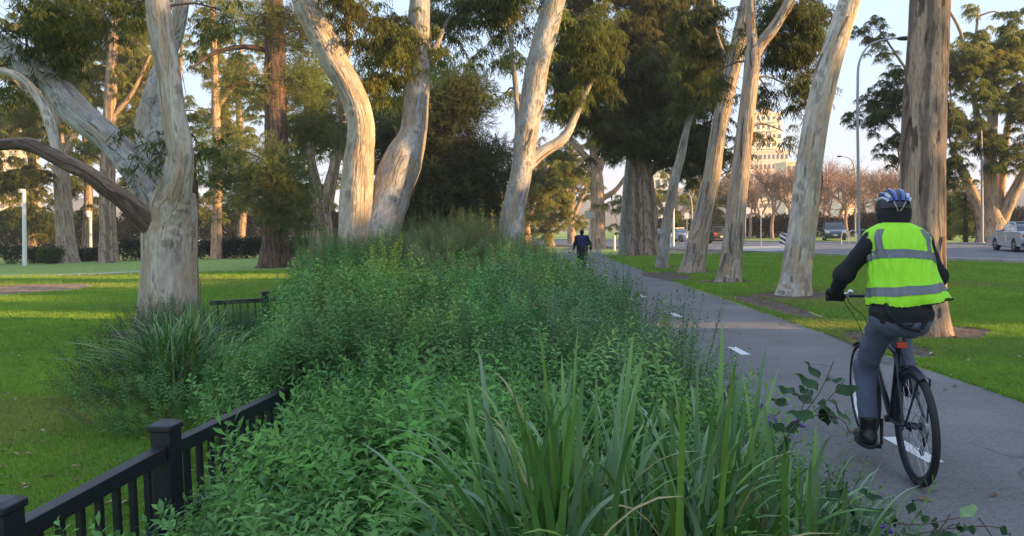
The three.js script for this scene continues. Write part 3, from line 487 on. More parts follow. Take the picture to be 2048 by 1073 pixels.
// ---------------------------------------------------------------- trees at the back of the lawn
tree({ label: 'grey gum trunk standing by the hedge at the far left of the lawn', seed: 20, mat: M.strip, leaf: 'gumFar', color: RUST_LIT, spray: 1.25, twigR: 0.06, limbs: [[[136, 527, 54, 21], [130, 470, 54, 17], [124, 380, 54, 15], [118, 290, 54, 13], [100, 180, 54, 10], [84, 60, 54, 7]], [[122, 330, 54, 8], [160, 240, 54, 6], [190, 140, 54, 4]], [[110, 250, 54, 8], [60, 190, 54, 6], [10, 150, 54, 4]]], blobs: [[60, 240, 55, 80, 60, 2, 110, [0.24, 0.15, 0.06]], [140, 130, 55, 80, 70, 2.4, 140], [20, 150, 55, 50, 60, 2, 60, OL], [90, 60, 55, 90, 50, 2, 110, [0.2, 0.14, 0.06]], [180, 220, 55, 50, 40, 1.4, 50, OL], [20, 350, 52, 60, 34, 1.6, 70, [0.05, 0.06, 0.03]]] });
tree({ label: 'dark-shadowed gum trunk, second along the hedge at the left', seed: 21, mat: M.brown, leaf: 'gumFar', color: RUST_LIT, spray: 1.25, twigR: 0.06, limbs: [[[217, 529, 52, 20], [216, 470, 52, 16], [214, 350, 52, 14], [220, 200, 52, 12], [226, 80, 52, 9], [230, -40, 52, 7]], [[218, 240, 52, 6], [260, 190, 52, 5], [300, 110, 52, 3]]], blobs: [[240, 150, 53, 70, 60, 2.2, 130], [200, 60, 53, 70, 50, 2, 100, [0.27, 0.16, 0.06]], [270, 60, 53, 60, 60, 2, 90, OL], [170, 310, 53, 36, 40, 1.4, 26, OL], [260, 250, 53, 40, 40, 1.4, 40, RUST_LIT], [250, 0, 53, 120, 30, 2, 80, DK]] });
tree({ label: 'slim gum with bark tinted sunlit orange behind the left lawn', seed: 22, mat: bark(gumStrip, C(1.3, 1.0, 0.75)), leaf: 'gumFar', color: GOLD_LIT, spray: 1.1, twigR: 0.05, limbs: [[[432, 522, 56, 12], [433, 440, 56, 10], [434, 350, 56, 9], [431, 200, 56, 8], [427, 80, 56, 6], [424, -40, 56, 5]], [[431, 220, 56, 4], [470, 170, 56, 3], [510, 130, 56, 2]]], blobs: [[410, 60, 57, 50, 60, 1.8, 70, [0.36, 0.21, 0.07]], [470, 110, 57, 44, 50, 1.5, 50, GOLD_LIT], [455, 210, 57, 40, 50, 1.4, 46, [0.28, 0.24, 0.05]], [480, 290, 57, 40, 40, 1.4, 50, [0.20, 0.19, 0.05]], [400, 250, 57, 24, 40, 1, 16, OL], [420, 400, 57, 40, 40, 1.5, 30, GOLD_LIT]] });  // orange sun glow is put into this bark colour
tree({ name: 'pine_tree', label: 'rough dark red-brown trunk at the edge of the lawn behind the green shrubs', seed: 23, mat: M.rough, leaf: 'needle', color: [0.07, 0.07, 0.032], spray: 1.5, twigR: 0.05, lump: 0.12, limbs: [[[548, 545, 38, 32], [550, 480, 38, 26], [552, 400, 38, 24], [553, 270, 38, 22], [550, 140, 38, 20], [548, 30, 38, 18], [546, -60, 38, 15]], [[540, 104, 38, 5], [500, 94, 37.6, 5], [433, 104, 37, 4], [380, 138, 36.6, 2.5]], [[545, 180, 38, 4], [480, 165, 37.5, 3], [440, 190, 37, 2]]], blobs: [[500, 40, 38, 60, 44, 2, 60, [0.22, 0.14, 0.05]], [610, 60, 38.5, 60, 60, 2, 90, [0.05, 0.06, 0.03]], [600, 180, 39, 60, 60, 1.8, 90, OL], [620, 270, 39, 50, 50, 1.6, 60, DK], [500, 170, 38, 50, 40, 1.4, 36, [0.30, 0.21, 0.06]], [470, 360, 37, 60, 46, 1.6, 70, BLUE], [545, 350, 36.5, 60, 50, 1.4, 90, BLUE], [560, 420, 36.5, 60, 44, 1.4, 80, BLUE], [420, 300, 38, 40, 40, 1.2, 16, OL]] });
tree({ label: 'dull brown gum with a low fork beyond the rough red-brown trunk', seed: 24, mat: M.brown, leaf: 'gumFar', color: DK, spray: 1.2, twigR: 0.05, limbs: [[[640, 525, 50, 26], [642, 450, 50, 22], [634, 390, 50, 13], [622, 320, 50, 9], [612, 200, 50, 6]], [[642, 450, 50, 16], [658, 380, 50, 13], [672, 310, 50, 10], [680, 200, 50, 7]]], blobs: [[640, 260, 51, 60, 50, 1.8, 90, DK], [600, 380, 51, 30, 24, 1, 40, YEL_LIT], [660, 190, 51, 60, 50, 1.8, 80, OL], [770, 230, 51, 60, 60, 2, 120, DK], [600, 300, 51, 40, 40, 1.4, 40, [0.34, 0.27, 0.05]]] });
tree({ name: 'cypress_tree', label: 'large dense dark green tree filling the middle behind the twin-stemmed gum', seed: 25, mat: M.dark, leaf: 'needle', color: [0.020, 0.045, 0.026], vary: 0.2, spray: 1.6, twigs: 2, twigR: 0.05, sub: 12, limbs: [[[880, 520, 36, 12], [880, 400, 36, 10], [885, 250, 36, 6], [890, 160, 36, 3]]], blobs: [[880, 390, 36, 90, 70, 2.2, 260], [895, 290, 36, 80, 70, 2, 240], [910, 205, 36, 60, 60, 1.6, 140, [0.03, 0.055, 0.028]], [950, 350, 36, 60, 60, 1.6, 140], [800, 300, 37, 60, 80, 1.6, 140], [930, 185, 36, 26, 26, 0.8, 24, [0.04, 0.065, 0.03]], [820, 430, 36, 60, 40, 1.4, 90], [985, 400, 36, 44, 60, 1.4, 90]] });  // dark green leaves darkened further to stand for shade on this crown
// trees down the path, sunlit gold tinted into their leaves
tree({ label: 'big sunlit gum at the end of the path with pale forking limbs', seed: 30, mat: M.warmLit, leaf: 'gumFar', color: GOLD_LIT, spray: 1.15, twigR: 0.06, limbs: [[[1193, 500, 60, 19], [1195, 440, 60, 15], [1194, 365, 60, 13], [1190, 320, 60, 10], [1186, 260, 60, 8], [1196, 190, 60, 6]], [[1194, 370, 60, 9], [1176, 320, 60, 7], [1150, 290, 60, 5], [1132, 260, 60, 4]], [[1195, 350, 60, 8], [1212, 300, 60, 6], [1228, 230, 60, 4]], [[1200, 400, 60, 6], [1232, 380, 59.5, 5], [1252, 352, 59, 3.5]]], blobs: [[1160, 250, 60, 60, 50, 2, 90], [1220, 200, 60, 60, 60, 2, 90, [0.36, 0.26, 0.07]], [1130, 320, 60, 50, 40, 1.6, 60], [1230, 280, 60, 36, 50, 1.4, 50], [1140, 180, 60, 60, 40, 2, 60, [0.36, 0.21, 0.07]], [1226, 420, 60, 26, 50, 1.2, 26, GOLD_LIT]] });
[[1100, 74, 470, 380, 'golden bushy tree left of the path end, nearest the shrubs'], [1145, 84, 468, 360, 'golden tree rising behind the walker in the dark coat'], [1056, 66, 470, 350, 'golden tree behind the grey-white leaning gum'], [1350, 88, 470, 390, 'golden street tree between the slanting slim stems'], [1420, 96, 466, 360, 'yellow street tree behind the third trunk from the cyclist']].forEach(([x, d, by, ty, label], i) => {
  tree({ label, seed: 40 + i, mat: M.warmLit, leaf: 'gumFar', color: GOLD_LIT, spray: 1.25, twigR: 0.06, limbs: [[[x, by + 14, d, 9], [x - 4, by - 30, d, 7], [x + 4, ty + 10, d, 5], [x, ty - 60, d, 3]], [[x, by - 30, d, 5], [x + 26, ty + 20, d, 4], [x + 40, ty - 20, d, 2.5]], [[x, by - 20, d, 5], [x - 24, ty + 30, d, 4], [x - 40, ty - 10, d, 2.5]]], blobs: [[x, ty + 20, d, 50, 36, 2.4, 70], [x - 30, ty - 20, d, 40, 40, 2, 50], [x + 30, ty - 16, d, 40, 40, 2, 50, [0.42, 0.30, 0.07]], [x, ty - 60, d, 44, 30, 2, 40], [x, ty + 64, d, 44, 30, 2, 40, [0.34, 0.22, 0.08]]] });
});
// trees closing the left and middle distance, each with a crown of its own
[[-40, 64, 60], [60, 68, 90], [170, 74, 40], [290, 80, 20], [360, 86, 60], [480, 90, 40], [565, 96, 60], [690, 102, 120], [770, 106, 60], [950, 112, 330], [1020, 116, 300]].forEach(([x, d, top], i) => {
  const w = 72, c = [OL, RUST_LIT, OL, RUST_LIT, OL, GOLD_LIT, OL, OL, OL, OL, GOLD_LIT][i];
  tree({ label: ['far left-most', 'second', 'third', 'fourth', 'fifth', 'sixth', 'seventh', 'eighth', 'ninth', 'tenth', 'eleventh'][i] + ' tree from the left in the wood closing off the park lawn', seed: 60 + i, mat: M.brown, leaf: 'gumFar', color: c, spray: 1.5, twigR: 0.08, twigs: 1, sub: 10, limbs: [[[x, 508, d, 9], [x + 6, 380, d, 8], [x - 4, top + 120, d, 6], [x + 4, top + 30, d, 3]]], blobs: [[x, top + 60, d, w, 60, 3, 80], [x - 46, top + 150, d, 50, 50, 2.4, 60], [x + 50, top + 170, d, 54, 50, 2.4, 60], [x, top + 260, d, 60, 50, 2.4, 50], [x + 10, Math.min(430, top + 350), d, 70, 40, 2.4, 60, DK]] });
});
// hedge and low shrubs at the far edge of the lawn
function hedge(label, pts, hh, depthHalf, n, col, seed, leaf = 'broadFar', spray = 0.6) {
  const r = rng(seed), list = [], t = thing('hedge', label, 'hedge', [pts[0].x, 0, pts[0].z]);
  for (let i = 0; i < n; i++) { const k = r() * (pts.length - 1), j = Math.floor(k), p = pts[j].clone().lerp(pts[j + 1], k - j), y = hh * Math.pow(r(), 0.55) * (0.9 + 0.2 * noise3(p.x * 0.5, seed, p.z * 0.5)), f = 0.7 + 0.6 * r(); list.push([V(p.x + gauss(r) * depthHalf - pts[0].x, y, p.z + gauss(r) * depthHalf - pts[0].z), [r() - 0.5, r() * TAU, r() - 0.5], spray * (0.7 + 0.6 * r()), C(col[0] * f, col[1] * f, col[2] * f)]); }
  inst('foliage', LEAF[leaf], leafMat, list, t, 'stuff');
}
hedge('low dark green hedge along the far edge of the lawn at the left', [P(-120, 540, 54), P(60, 535, 55), P(140, 532, 56)], 1.3, 0.6, 260, DK, 1);
hedge('yellow-green rounded shrub in the hedge left of the grey trunk', [P(85, 525, 53), P(115, 525, 53)], 0.95, 0.3, 60, [0.11, 0.15, 0.03], 2);
hedge('dark hedge between the two trunks at the left', [P(160, 532, 57), P(205, 530, 57)], 1.0, 0.5, 110, DK, 3);
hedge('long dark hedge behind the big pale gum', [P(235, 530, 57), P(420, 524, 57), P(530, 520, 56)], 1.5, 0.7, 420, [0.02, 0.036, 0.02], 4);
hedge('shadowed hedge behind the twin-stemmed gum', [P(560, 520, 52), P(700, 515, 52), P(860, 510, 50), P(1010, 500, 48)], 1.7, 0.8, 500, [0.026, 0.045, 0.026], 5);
hedge('tall dull shrubbery screen far behind the lawn', [P(-200, 500, 100), P(200, 495, 104), P(620, 488, 104), P(1000, 480, 104)], 5.5, 1.6, 1500, [0.05, 0.06, 0.032], 6, 'broadFar', 1.7);
hedge('dull shrubbery beyond the road under the bare trees', [P(1300, 470, 100), P(1480, 466, 96), P(1700, 460, 92), P(1900, 454, 88), P(2100, 450, 84)], 2.6, 1.3, 1300, [0.075, 0.055, 0.042], 7, 'broadFar', 1.2);
// bare winter trees beyond the road
function bareTree(x, d, h, seed, label) {
  const r = rng(seed), p0 = P(x, 470, d); p0.y = -0.1; const g = [], g2 = [], t = thing('bare_tree', label, 'tree', [p0.x, 0, p0.z], 0, 'bare winter trees beyond the road');
  const grow = (a, dir, len, rad, lvl) => {
    const b = a.clone().addScaledVector(dir, len), m = a.clone().lerp(b, 0.5).add(V(gauss(r), gauss(r), gauss(r)).multiplyScalar(len * 0.08));
    (lvl < 2 ? g : g2).push(ribbonTube([a, m, b], [rad, rad * 0.85, rad * 0.65], lvl < 2 ? 8 : 4, { step: lvl < 2 ? 0.6 : 1.2, lump: 0 }));
    if (lvl >= 5) return;
    const n = lvl === 0 ? 4 : lvl < 3 ? 4 : 4;
    for (let i = 0; i < n; i++) { const d2 = dir.clone().add(V(gauss(r), gauss(r) * 0.8 + (lvl < 2 ? 0.25 : 0.02), gauss(r)).multiplyScalar(lvl === 0 ? 0.8 : 1.0)).normalize(); grow(a.clone().lerp(b, lvl === 0 ? 0.75 + 0.25 * r() : 0.45 + 0.55 * r()), d2, len * (0.55 + 0.36 * r()), Math.max(0.018, rad * (lvl > 2 ? 0.5 : 0.6)), lvl + 1); }
  };
  grow(V(0, 0, 0), V(gauss(r) * 0.1, 1, gauss(r) * 0.1).normalize(), h * 0.29, h * 0.022, 0);
  part('trunk', g, M.bare, t); part('crown', g2, M.bare, t);
}
[[1500, 92, 10], [1545, 84, 11], [1580, 100, 12], [1625, 92, 10.5], [1660, 104, 12], [1695, 84, 10.5], [1735, 96, 10.5], [1770, 88, 10.5], [1805, 104, 10.5], [1455, 98, 10], [1885, 92, 9.5]].forEach(([x, d, h], i) => bareTree(x, d, h, 300 + i, ['bare brown winter tree between the forked gum and the cream-grey trunk, leftmost', 'bare tree below the apartment tower', 'bare tree right below the tower, farther back', 'bare tree hidden partly by the cream-grey trunk', 'bare tree just right of the cream-grey trunk', 'bare tree with a strong dark fork left of the road lamp', 'bare tree right of the road lamp above the dark car', 'bare tree above the cyclist helmet', 'bare tree left of the thick brown trunk', 'bare tree left of the forked gum', 'bare tree right of the thick brown trunk'][i]));
[[1522, 110, 12], [1600, 112, 12], [1645, 116, 12], [1685, 110, 12], [1718, 118, 12], [1752, 112, 12], [1788, 116, 11]].forEach(([x, d, h], i) => bareTree(x, d, h, 340 + i, ['tall bare tree in the back row, farthest left of the bare grove', 'tall bare tree in the back row, second from left', 'tall bare tree in the back row, third from left', 'tall bare tree in the back row, fourth from left', 'tall bare tree in the back row, third from right', 'tall bare tree in the back row, second from right', 'tall bare tree in the back row, farthest right of the bare grove'][i]));

// ---------------------------------------------------------------- the planted bed between fence and path
const bedL = (d) => d < 5.2 ? -1.62 : d < 13 ? lerp(-1.62, -3.95, (d - 5.2) / 7.8) : lerp(-3.95, -5.2, Math.min(1, (d - 13) / 10));
const bedR = (d) => 0.98 + 0.022 * d;
function sprig(seed, n, len, L, W, droop = 0.4) {                         // upright shoot with small spoon-shaped leaves
  const r = rng(seed), pos = [];
  const tri = (...q) => q.forEach((p) => pos.push(p.x, p.y, p.z));
  tri(V(-0.0012, 0, 0), V(0.0012, 0, 0), V(0, len, 0)); tri(V(0, 0, -0.0012), V(0, 0, 0.0012), V(0, len, 0));
  for (let i = 0; i < n; i++) {
    const t = 0.12 + 0.88 * i / n, a = i * 2.4 + r() * 0.5, k = (0.75 + 0.5 * r()) * (t > 0.85 ? 0.75 : 1), el = lerp(-0.15, 1.1, t * t) + (r() - 0.5) * 0.5;
    const d = V(Math.cos(a) * Math.cos(el), Math.sin(el), Math.sin(a) * Math.cos(el)), s = V(-Math.sin(a), 0, Math.cos(a)), u = V(0, 0, 0).crossVectors(s, d), p = V(0, t * len, 0);
    const m = p.clone().addScaledVector(d, L * k * 0.6).addScaledVector(u, -W * 0.12), e = p.clone().addScaledVector(d, L * k).addScaledVector(u, -W * droop), A = m.clone().addScaledVector(s, W * k / 2).addScaledVector(u, W * 0.12), B = m.clone().addScaledVector(s, -W * k / 2).addScaledVector(u, W * 0.12);
    tri(p, A, m); tri(p, m, B); tri(A, e, m); tri(m, e, B);
  }
  const g = new THREE.BufferGeometry(); g.setAttribute('position', new THREE.Float32BufferAttribute(pos, 3)); g.computeVertexNormals(); return g;
}
const SPRIG = [sprig(1, 17, 0.15, 0.034, 0.014), sprig(2, 14, 0.12, 0.038, 0.016), sprig(3, 20, 0.19, 0.032, 0.012)];
const SPRIG_BIG = sprig(8, 11, 0.2, 0.06, 0.028, 0.5);
const FEATHER = [sprig(4, 34, 0.34, 0.06, 0.009, 0.1), sprig(5, 30, 0.28, 0.055, 0.010, 0.1)];
const shrubMat = leafy(C(1.8, 1.8, 1.35), 0.3), sprigMats = [C(0.11, 0.24, 0.085), C(0.14, 0.28, 0.09), C(0.09, 0.2, 0.085), C(0.16, 0.30, 0.085)].map((c) => leafy(c, 0.3));
shrubMat.specularIntensity = 0.35; sprigMats.forEach((m) => { m.specularIntensity = 0.35; });
const stemMat = std(C(0.09, 0.07, 0.045), 0.9);
const upTo = (dir) => new THREE.Quaternion().setFromUnitVectors(V(0, 1, 0), dir);
function shrub(label, group, x, z, R, h, n, o = {}) {
  const { geos = SPRIG, col = [0.075, 0.165, 0.062], scale = 1, seed = 1, single = 0, low = 0.0, name = 'shrub', orange = 0, upright = 0.7 } = o, r = rng(seed * 131 + 7), t = thing(name, label, 'shrub', [x, 0, z], 0, group), lists = geos.map(() => []);
  const stems = [];
  for (let i = 0; i < n + single; i++) {
    const a = r() * TAU, ph = Math.acos(1 - r() * (1 - low)), rr = i >= n ? 1 : r() < 0.55 ? 0.9 + 0.16 * r() : 0.45 + 0.5 * r();
    const lumpy = 1 + 0.3 * noise3(x + Math.cos(a) * 2.2 * Math.sin(ph), h + ph * 1.4, z + Math.sin(a) * 2.2 * Math.sin(ph));
    const o3 = V(Math.sin(ph) * Math.cos(a), Math.cos(ph), Math.sin(ph) * Math.sin(a)), p = V(o3.x * R, 0.05 + Math.max(0.02, o3.y) * h * 0.98, o3.z * R).multiplyScalar(rr * lumpy);
    const dir = o3.clone().multiplyScalar(0.55 + 0.3 * r()).add(V(gauss(r) * 0.35, upright, gauss(r) * 0.35)).normalize(), q = upTo(dir).multiply(new THREE.Quaternion().setFromAxisAngle(V(0, 1, 0), r() * TAU)), s = scale * (0.75 + 0.55 * r());
    if (i >= n) { const m = part('sprig', geos[i % geos.length], sprigMats[Math.floor(r() * 4)], t); m.position.copy(p); m.quaternion.copy(q); m.scale.setScalar(s); continue; }
    const f = (0.75 + 0.5 * r()) * (0.92 + 0.25 * noise3(p.x * 3 + x, p.y * 3, p.z * 3 + z)), y = r() < 0.2 ? 1.25 : 1;
    lists[i % geos.length].push([p, q, s, C(col[0] * f * y, col[1] * f * (y > 1 ? 1.12 : 1), col[2] * f)]);
    if (i % 18 === 7) { const q2 = p.clone().addScaledVector(dir, 0.10 + 0.22 * r()); stems.push(bar(p.clone().multiplyScalar(0.8), q2, 0.0035, 0.0015, 3)); for (let k = 0; k < 2; k++) lists[i % geos.length].push([p.clone().lerp(q2, 0.4 + 0.5 * k), q, s * 0.95, C(col[0] * 1.2, col[1] * 1.15, col[2])]); }
    if (i % 40 === 0) stems.push(bar(V(o3.x * R * 0.1, 0, o3.z * R * 0.1), p.clone(), 0.008, 0.003, 4));
  }
  lists.forEach((l, i) => l.length && inst('foliage', geos[i], shrubMat, l, t, 'stuff'));
  if (stems.length) part('stem', stems, stemMat, t);
  if (orange) inst('dead_leaf', SPRIG_LEAF, std(C(0.32, 0.085, 0.03), 0.8), Array.from({ length: orange }, () => { const a = r() * TAU, k = Math.sqrt(r()) * 0.8; return [V(Math.cos(a) * R * k, h * Math.sqrt(1 - k * k) * 1.02 + 0.03, Math.sin(a) * R * k), [r() * 2, r() * TAU, r()], 0.8 + 0.7 * r()]; }), t, 'stuff');
  return t;
}
const SPRIG_LEAF = (() => { const g = new THREE.BufferGeometry(); g.setAttribute('position', new THREE.Float32BufferAttribute([0, 0, -0.02, 0.008, 0.004, 0, 0, 0, 0.02, 0, 0, -0.02, 0, 0, 0.02, -0.008, 0.004, 0], 3)); g.computeVertexNormals(); return g; })();
{ // soil under the bed
  const pts = []; for (let d = 1; d <= 27; d += 1) pts.push([bedL(d) - 0.15, -d]); for (let d = 27; d >= 1; d -= 1) pts.push([bedR(d) - 0.05, -d]);
  sheet('soil', pts, 0.014, soil, 0.8).userData.label = 'dark soil of the planted bed under the shrubs';
  const r = rng(77), same = 'small-leaved bright green shrub merging into the dense mass of the planted bed', group = 'green shrubs massed in the planted bed';
  for (let d = 1.75; d < 15.5; d += 0.72 + d * 0.02) {
    const x0 = bedL(d) + (d < 5.2 ? 1.02 : 0.55), x1 = bedR(d) - (d > 11 ? 0.5 : 0.3), n = Math.max(3, Math.round((x1 - x0) / 0.95));
    for (let i = 0; i <= n; i++) {
      const u = i / n, x = lerp(x0, x1, u) + (i && i < n ? gauss(r) * 0.12 : 0), z = -(d + gauss(r) * 0.12);
      if (d < 3.35 && x > -0.5) continue;                                // the strap-leaved plants stand here
      let h = (d < 5 ? 0.66 : d < 10 ? lerp(0.66, 0.80, (d - 5) / 5) : lerp(0.80, 0.92, (d - 10) / 5)) * (0.7 + 0.58 * r()); if (u > 0.9) h *= 0.72;
      if (d < 2.4) h *= 0.85;
      const R = 0.56 + 0.16 * r(), near = d < 4.3;
      const kind = r(), mixed = d > 4.4 && kind > 0.78;
      if (mixed) { const yel = kind > 0.88; shrub(yel ? 'yellower broad-leaved shrub poking out of the green mass of the planted bed' : 'greyer fine-leaved shrub among the green mass of the planted bed', yel ? 'broad-leaved shrubs in the bed' : 'grey fine-leaved shrubs in the bed', x, z, R, h * (1.0 + 0.25 * r()), yel ? 420 : 520, { geos: yel ? [SPRIG[1], SPRIG_BIG] : [FEATHER[1], SPRIG[2]], col: yel ? [0.10, 0.17, 0.05] : [0.075, 0.125, 0.085], seed: Math.round(d * 100) + i, scale: yel ? 1.15 : 0.95, orange: 3, upright: yel ? 0.7 : 1.1 }); continue; }
      shrub(near ? same : same, group, x, z, R, h, d < 4 ? 520 : d < 8 ? 430 : 320, { seed: Math.round(d * 100) + i, single: near ? 34 : 0, scale: d < 5 ? 1.45 : d < 8 ? 1.5 : 1.6, orange: r() < 0.5 ? 2 : 0, col: (u > 0.9 && d > 5 ? [0.06, 0.125, 0.058] : [0.072, 0.16, 0.06]).map((c) => c * (1 + 0.2 * gauss(r))) });
    }
  }
  const tall = 'tall dull green feathery shrub at the back of the planted bed', tg = 'feathery shrubs at the back of the bed';
  for (let d = 15.6; d < 25; d += 1.5) for (let i = 0; i <= 5; i++) {
    const u = i / 5, x = lerp(bedL(d) + 0.5, bedR(d) - 1.25, u) + gauss(r) * 0.2, z = -(d + gauss(r) * 0.3), h = (u > 0.5 ? lerp(1.45, 1.62, r()) : lerp(1.0, 1.28, r())) * (u > 0.95 ? 0.6 : 1);
    shrub(tall, tg, x, z, 0.95, h, 520, { geos: FEATHER, col: u > 0.5 ? [0.095, 0.115, 0.06] : [0.075, 0.13, 0.06], scale: 1.15, seed: Math.round(d * 50) + i + 900, upright: 0.9 });
  }
  shrub(same, group, -1.3, -5.5, 0.6, 0.66, 520, { seed: 812, scale: 1.25 }); shrub(same, group, -1.75, -5.5, 0.5, 0.6, 460, { seed: 813, scale: 1.25 });
  [[-0.82, -2.6], [-0.78, -2.15], [-0.85, -3.15], [-0.6, -2.35], [-0.88, -3.7]].forEach(([x, z], i) => shrub(same, group, x, z, 0.42, 0.40, 420, { seed: 840 + i, single: 20, scale: 1.2 }));
  // loose twiggy shoots leaning over the path edge
  [[1.32, 5.0], [1.42, 6.9], [1.5, 8.6], [1.55, 10.5], [1.62, 14]].forEach(([x, d], i) => shrub(['wispy grey-green shoots leaning over the path edge, nearest the strap-leaved plant', 'wispy grey-green shoots over the path edge, second along', 'wispy grey-green shoots over the path edge, third along', 'wispy grey-green shoots over the path edge, fourth along', 'wispy grey-green shoots over the path edge, farthest along'][i], null, x - 0.22, -d, 0.32, 0.82, 130, { geos: [SPRIG[2]], col: [0.062, 0.11, 0.06], scale: 1.05, seed: 700 + i, upright: 1.6 }));
  // young wattle above the shrubs, sunlight on its tips put into the leaf colour
  const w = thing('wattle', 'young feathery wattle with upright tips tinted sunlit yellow standing above the tall shrubs', 'shrub', [0, 0, -23]), list = [], st = [];
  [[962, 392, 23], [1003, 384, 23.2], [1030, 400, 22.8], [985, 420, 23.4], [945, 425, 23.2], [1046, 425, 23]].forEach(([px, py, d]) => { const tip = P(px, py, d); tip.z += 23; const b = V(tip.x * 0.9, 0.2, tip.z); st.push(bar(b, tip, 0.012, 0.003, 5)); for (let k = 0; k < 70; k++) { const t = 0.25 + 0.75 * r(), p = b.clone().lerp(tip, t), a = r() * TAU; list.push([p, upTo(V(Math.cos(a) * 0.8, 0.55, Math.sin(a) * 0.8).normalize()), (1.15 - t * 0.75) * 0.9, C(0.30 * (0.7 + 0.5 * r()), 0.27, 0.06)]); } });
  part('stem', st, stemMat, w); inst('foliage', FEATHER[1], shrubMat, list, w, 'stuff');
}
// strap-leaved plants: every blade is a piece of its own
function blade(base, tip, width, rise, seed, rows = 9) {
  const r = rng(seed), c = base.clone().lerp(tip, 0.42); c.y = lerp(c.y, Math.max(base.y, tip.y), rise) + (tip.y < base.y + 0.3 ? 0.25 : 0);
  const pos = [], idx = [], B = (t) => base.clone().multiplyScalar((1 - t) ** 2).addScaledVector(c, 2 * t * (1 - t)).addScaledVector(tip, t * t), out = V(tip.x - base.x, 0, tip.z - base.z); if (out.length() < 0.02) out.set(r() - 0.5, 0, r() - 0.5); out.normalize();
  const side0 = V(-out.z, 0, out.x).applyAxisAngle(V(0, 1, 0), (r() - 0.5) * 1.2), tw = (r() - 0.5) * 0.8;
  for (let i = 0; i <= rows; i++) {
    const t = i / rows, p = B(t), T = B(Math.min(1, t + 0.02)).sub(B(Math.max(0, t - 0.02))).normalize(), s = side0.clone().applyAxisAngle(T, tw * t); s.addScaledVector(T, -s.dot(T)).normalize(); const n = V(0, 0, 0).crossVectors(T, s);
    const w = width * 0.5 * (t < 0.35 ? lerp(0.75, 1, t / 0.35) : Math.pow(1 - (t - 0.35) / 0.65, 0.62)) + 0.0006;
    for (const [k, e] of [[-1, 0.3], [0, 0], [1, 0.3]]) pos.push(p.x + s.x * k * w + n.x * e * w, p.y + s.y * k * w + n.y * e * w, p.z + s.z * k * w + n.z * e * w);
    if (i) { const a = (i - 1) * 3; for (const q of [0, 1]) idx.push(a + q, a + q + 1, a + q + 3, a + q + 1, a + q + 4, a + q + 3); }
  }
  const g = new THREE.BufferGeometry(); g.setAttribute('position', new THREE.Float32BufferAttribute(pos, 3)); g.setIndex(idx); g.computeVertexNormals(); return g;
}
const bladeMats = [C(0.09, 0.21, 0.045), C(0.115, 0.25, 0.05), C(0.068, 0.17, 0.045), C(0.125, 0.235, 0.09), C(0.17, 0.26, 0.145), C(0.135, 0.25, 0.035), C(0.30, 0.25, 0.11)].map((c) => new THREE.MeshPhysicalMaterial({ color: c, roughness: 0.45, side: THREE.DoubleSide }));
function strapPlant(label, bx0, bz0, heroes, n, o = {}) {
  const { h = [0.7, 1.12], reach = 0.5, w = [0.022, 0.034], spread = 0.14, seed = 1, joined = false } = o, r = rng(seed * 17 + 3), t = thing('strap_plant', label, 'plant', [bx0, 0, bz0]), loose = {};
  const add = (g, m) => { if (joined) (loose[m.uuid] ??= { m, g: [] }).g.push(g); else part('blade', g, m, t); };
  heroes.forEach(([px, py, dd, ww], i) => { const tip = P(px, py, -bz0 + (dd ?? 0)); tip.x -= bx0; tip.z -= bz0; const b = V(clamp(tip.x * 0.3, -spread, spread) + gauss(r) * 0.05, 0, gauss(r) * 0.08); add(blade(b, tip, ww ?? lerp(0.020, 0.030, r()), tip.y > 0.75 ? 0.72 : 0.98, seed * 100 + i), bladeMats[Math.floor(r() * 6)]); });
  for (let i = 0; i < n; i++) {
    const a = r() * TAU, R = reach * Math.pow(r(), 0.7), hh = lerp(h[0], h[1], r()) * (1 - 0.42 * (R / reach) ** 2), b = V(gauss(r) * spread, 0, gauss(r) * spread);
    add(blade(b, V(b.x + Math.cos(a) * R, hh, b.z + Math.sin(a) * R), lerp(w[0], w[1], r()), lerp(0.7, 1.12, R / reach), seed * 500 + i), bladeMats[r() < 0.03 ? 6 : Math.floor(r() * 6)]);
  }
  Object.values(loose).forEach((l) => { part('blades', l.g, l.m, t).userData.kind = 'stuff'; });
  return t;
}
strapPlant('large clump of broad strap leaves in the foreground, tallest blades in the middle', 0.17, -2.3, [[1078, 656], [1156, 654, 0.1], [1012, 733, -0.1], [959, 800, -0.2], [1020, 803, -0.1], [1123, 710, 0.2], [1167, 741, -0.15], [1149, 773], [1193, 743, 0.1], [879, 786, 0.1, 0.02], [897, 882, -0.3], [840, 898, -0.2], [848, 934, -0.1], [824, 922, 0.2, 0.02], [820, 969, 0.1, 0.018], [965, 940, -0.3], [961, 820, 0.2, 0.024], [941, 842, 0.3, 0.018], [722, 885, -0.1, 0.03], [1252, 717, 0.1], [1268, 664, 0.2, 0.028], [1280, 747], [1090, 800, -0.3], [1060, 860, -0.4]], 165, { seed: 1, reach: 0.72, h: [0.82, 1.2], spread: 0.26, w: [0.018, 0.032] });
strapPlant('second clump of strap leaves right of the tallest one, beside the path', 0.62, -2.45, [[1302, 763], [1381, 761, 0.1], [1397, 713], [1445, 644, 0.2, 0.026], [1474, 715, -0.1], [1486, 729, 0.1], [1500, 753], [1533, 696, 0.2], [1548, 766, 0.1, 0.02], [1557, 739, 0.3, 0.02], [1340, 800, -0.2], [1430, 800, -0.2]], 140, { seed: 2, reach: 0.55, h: [0.76, 1.12], spread: 0.24, w: [0.017, 0.030] });
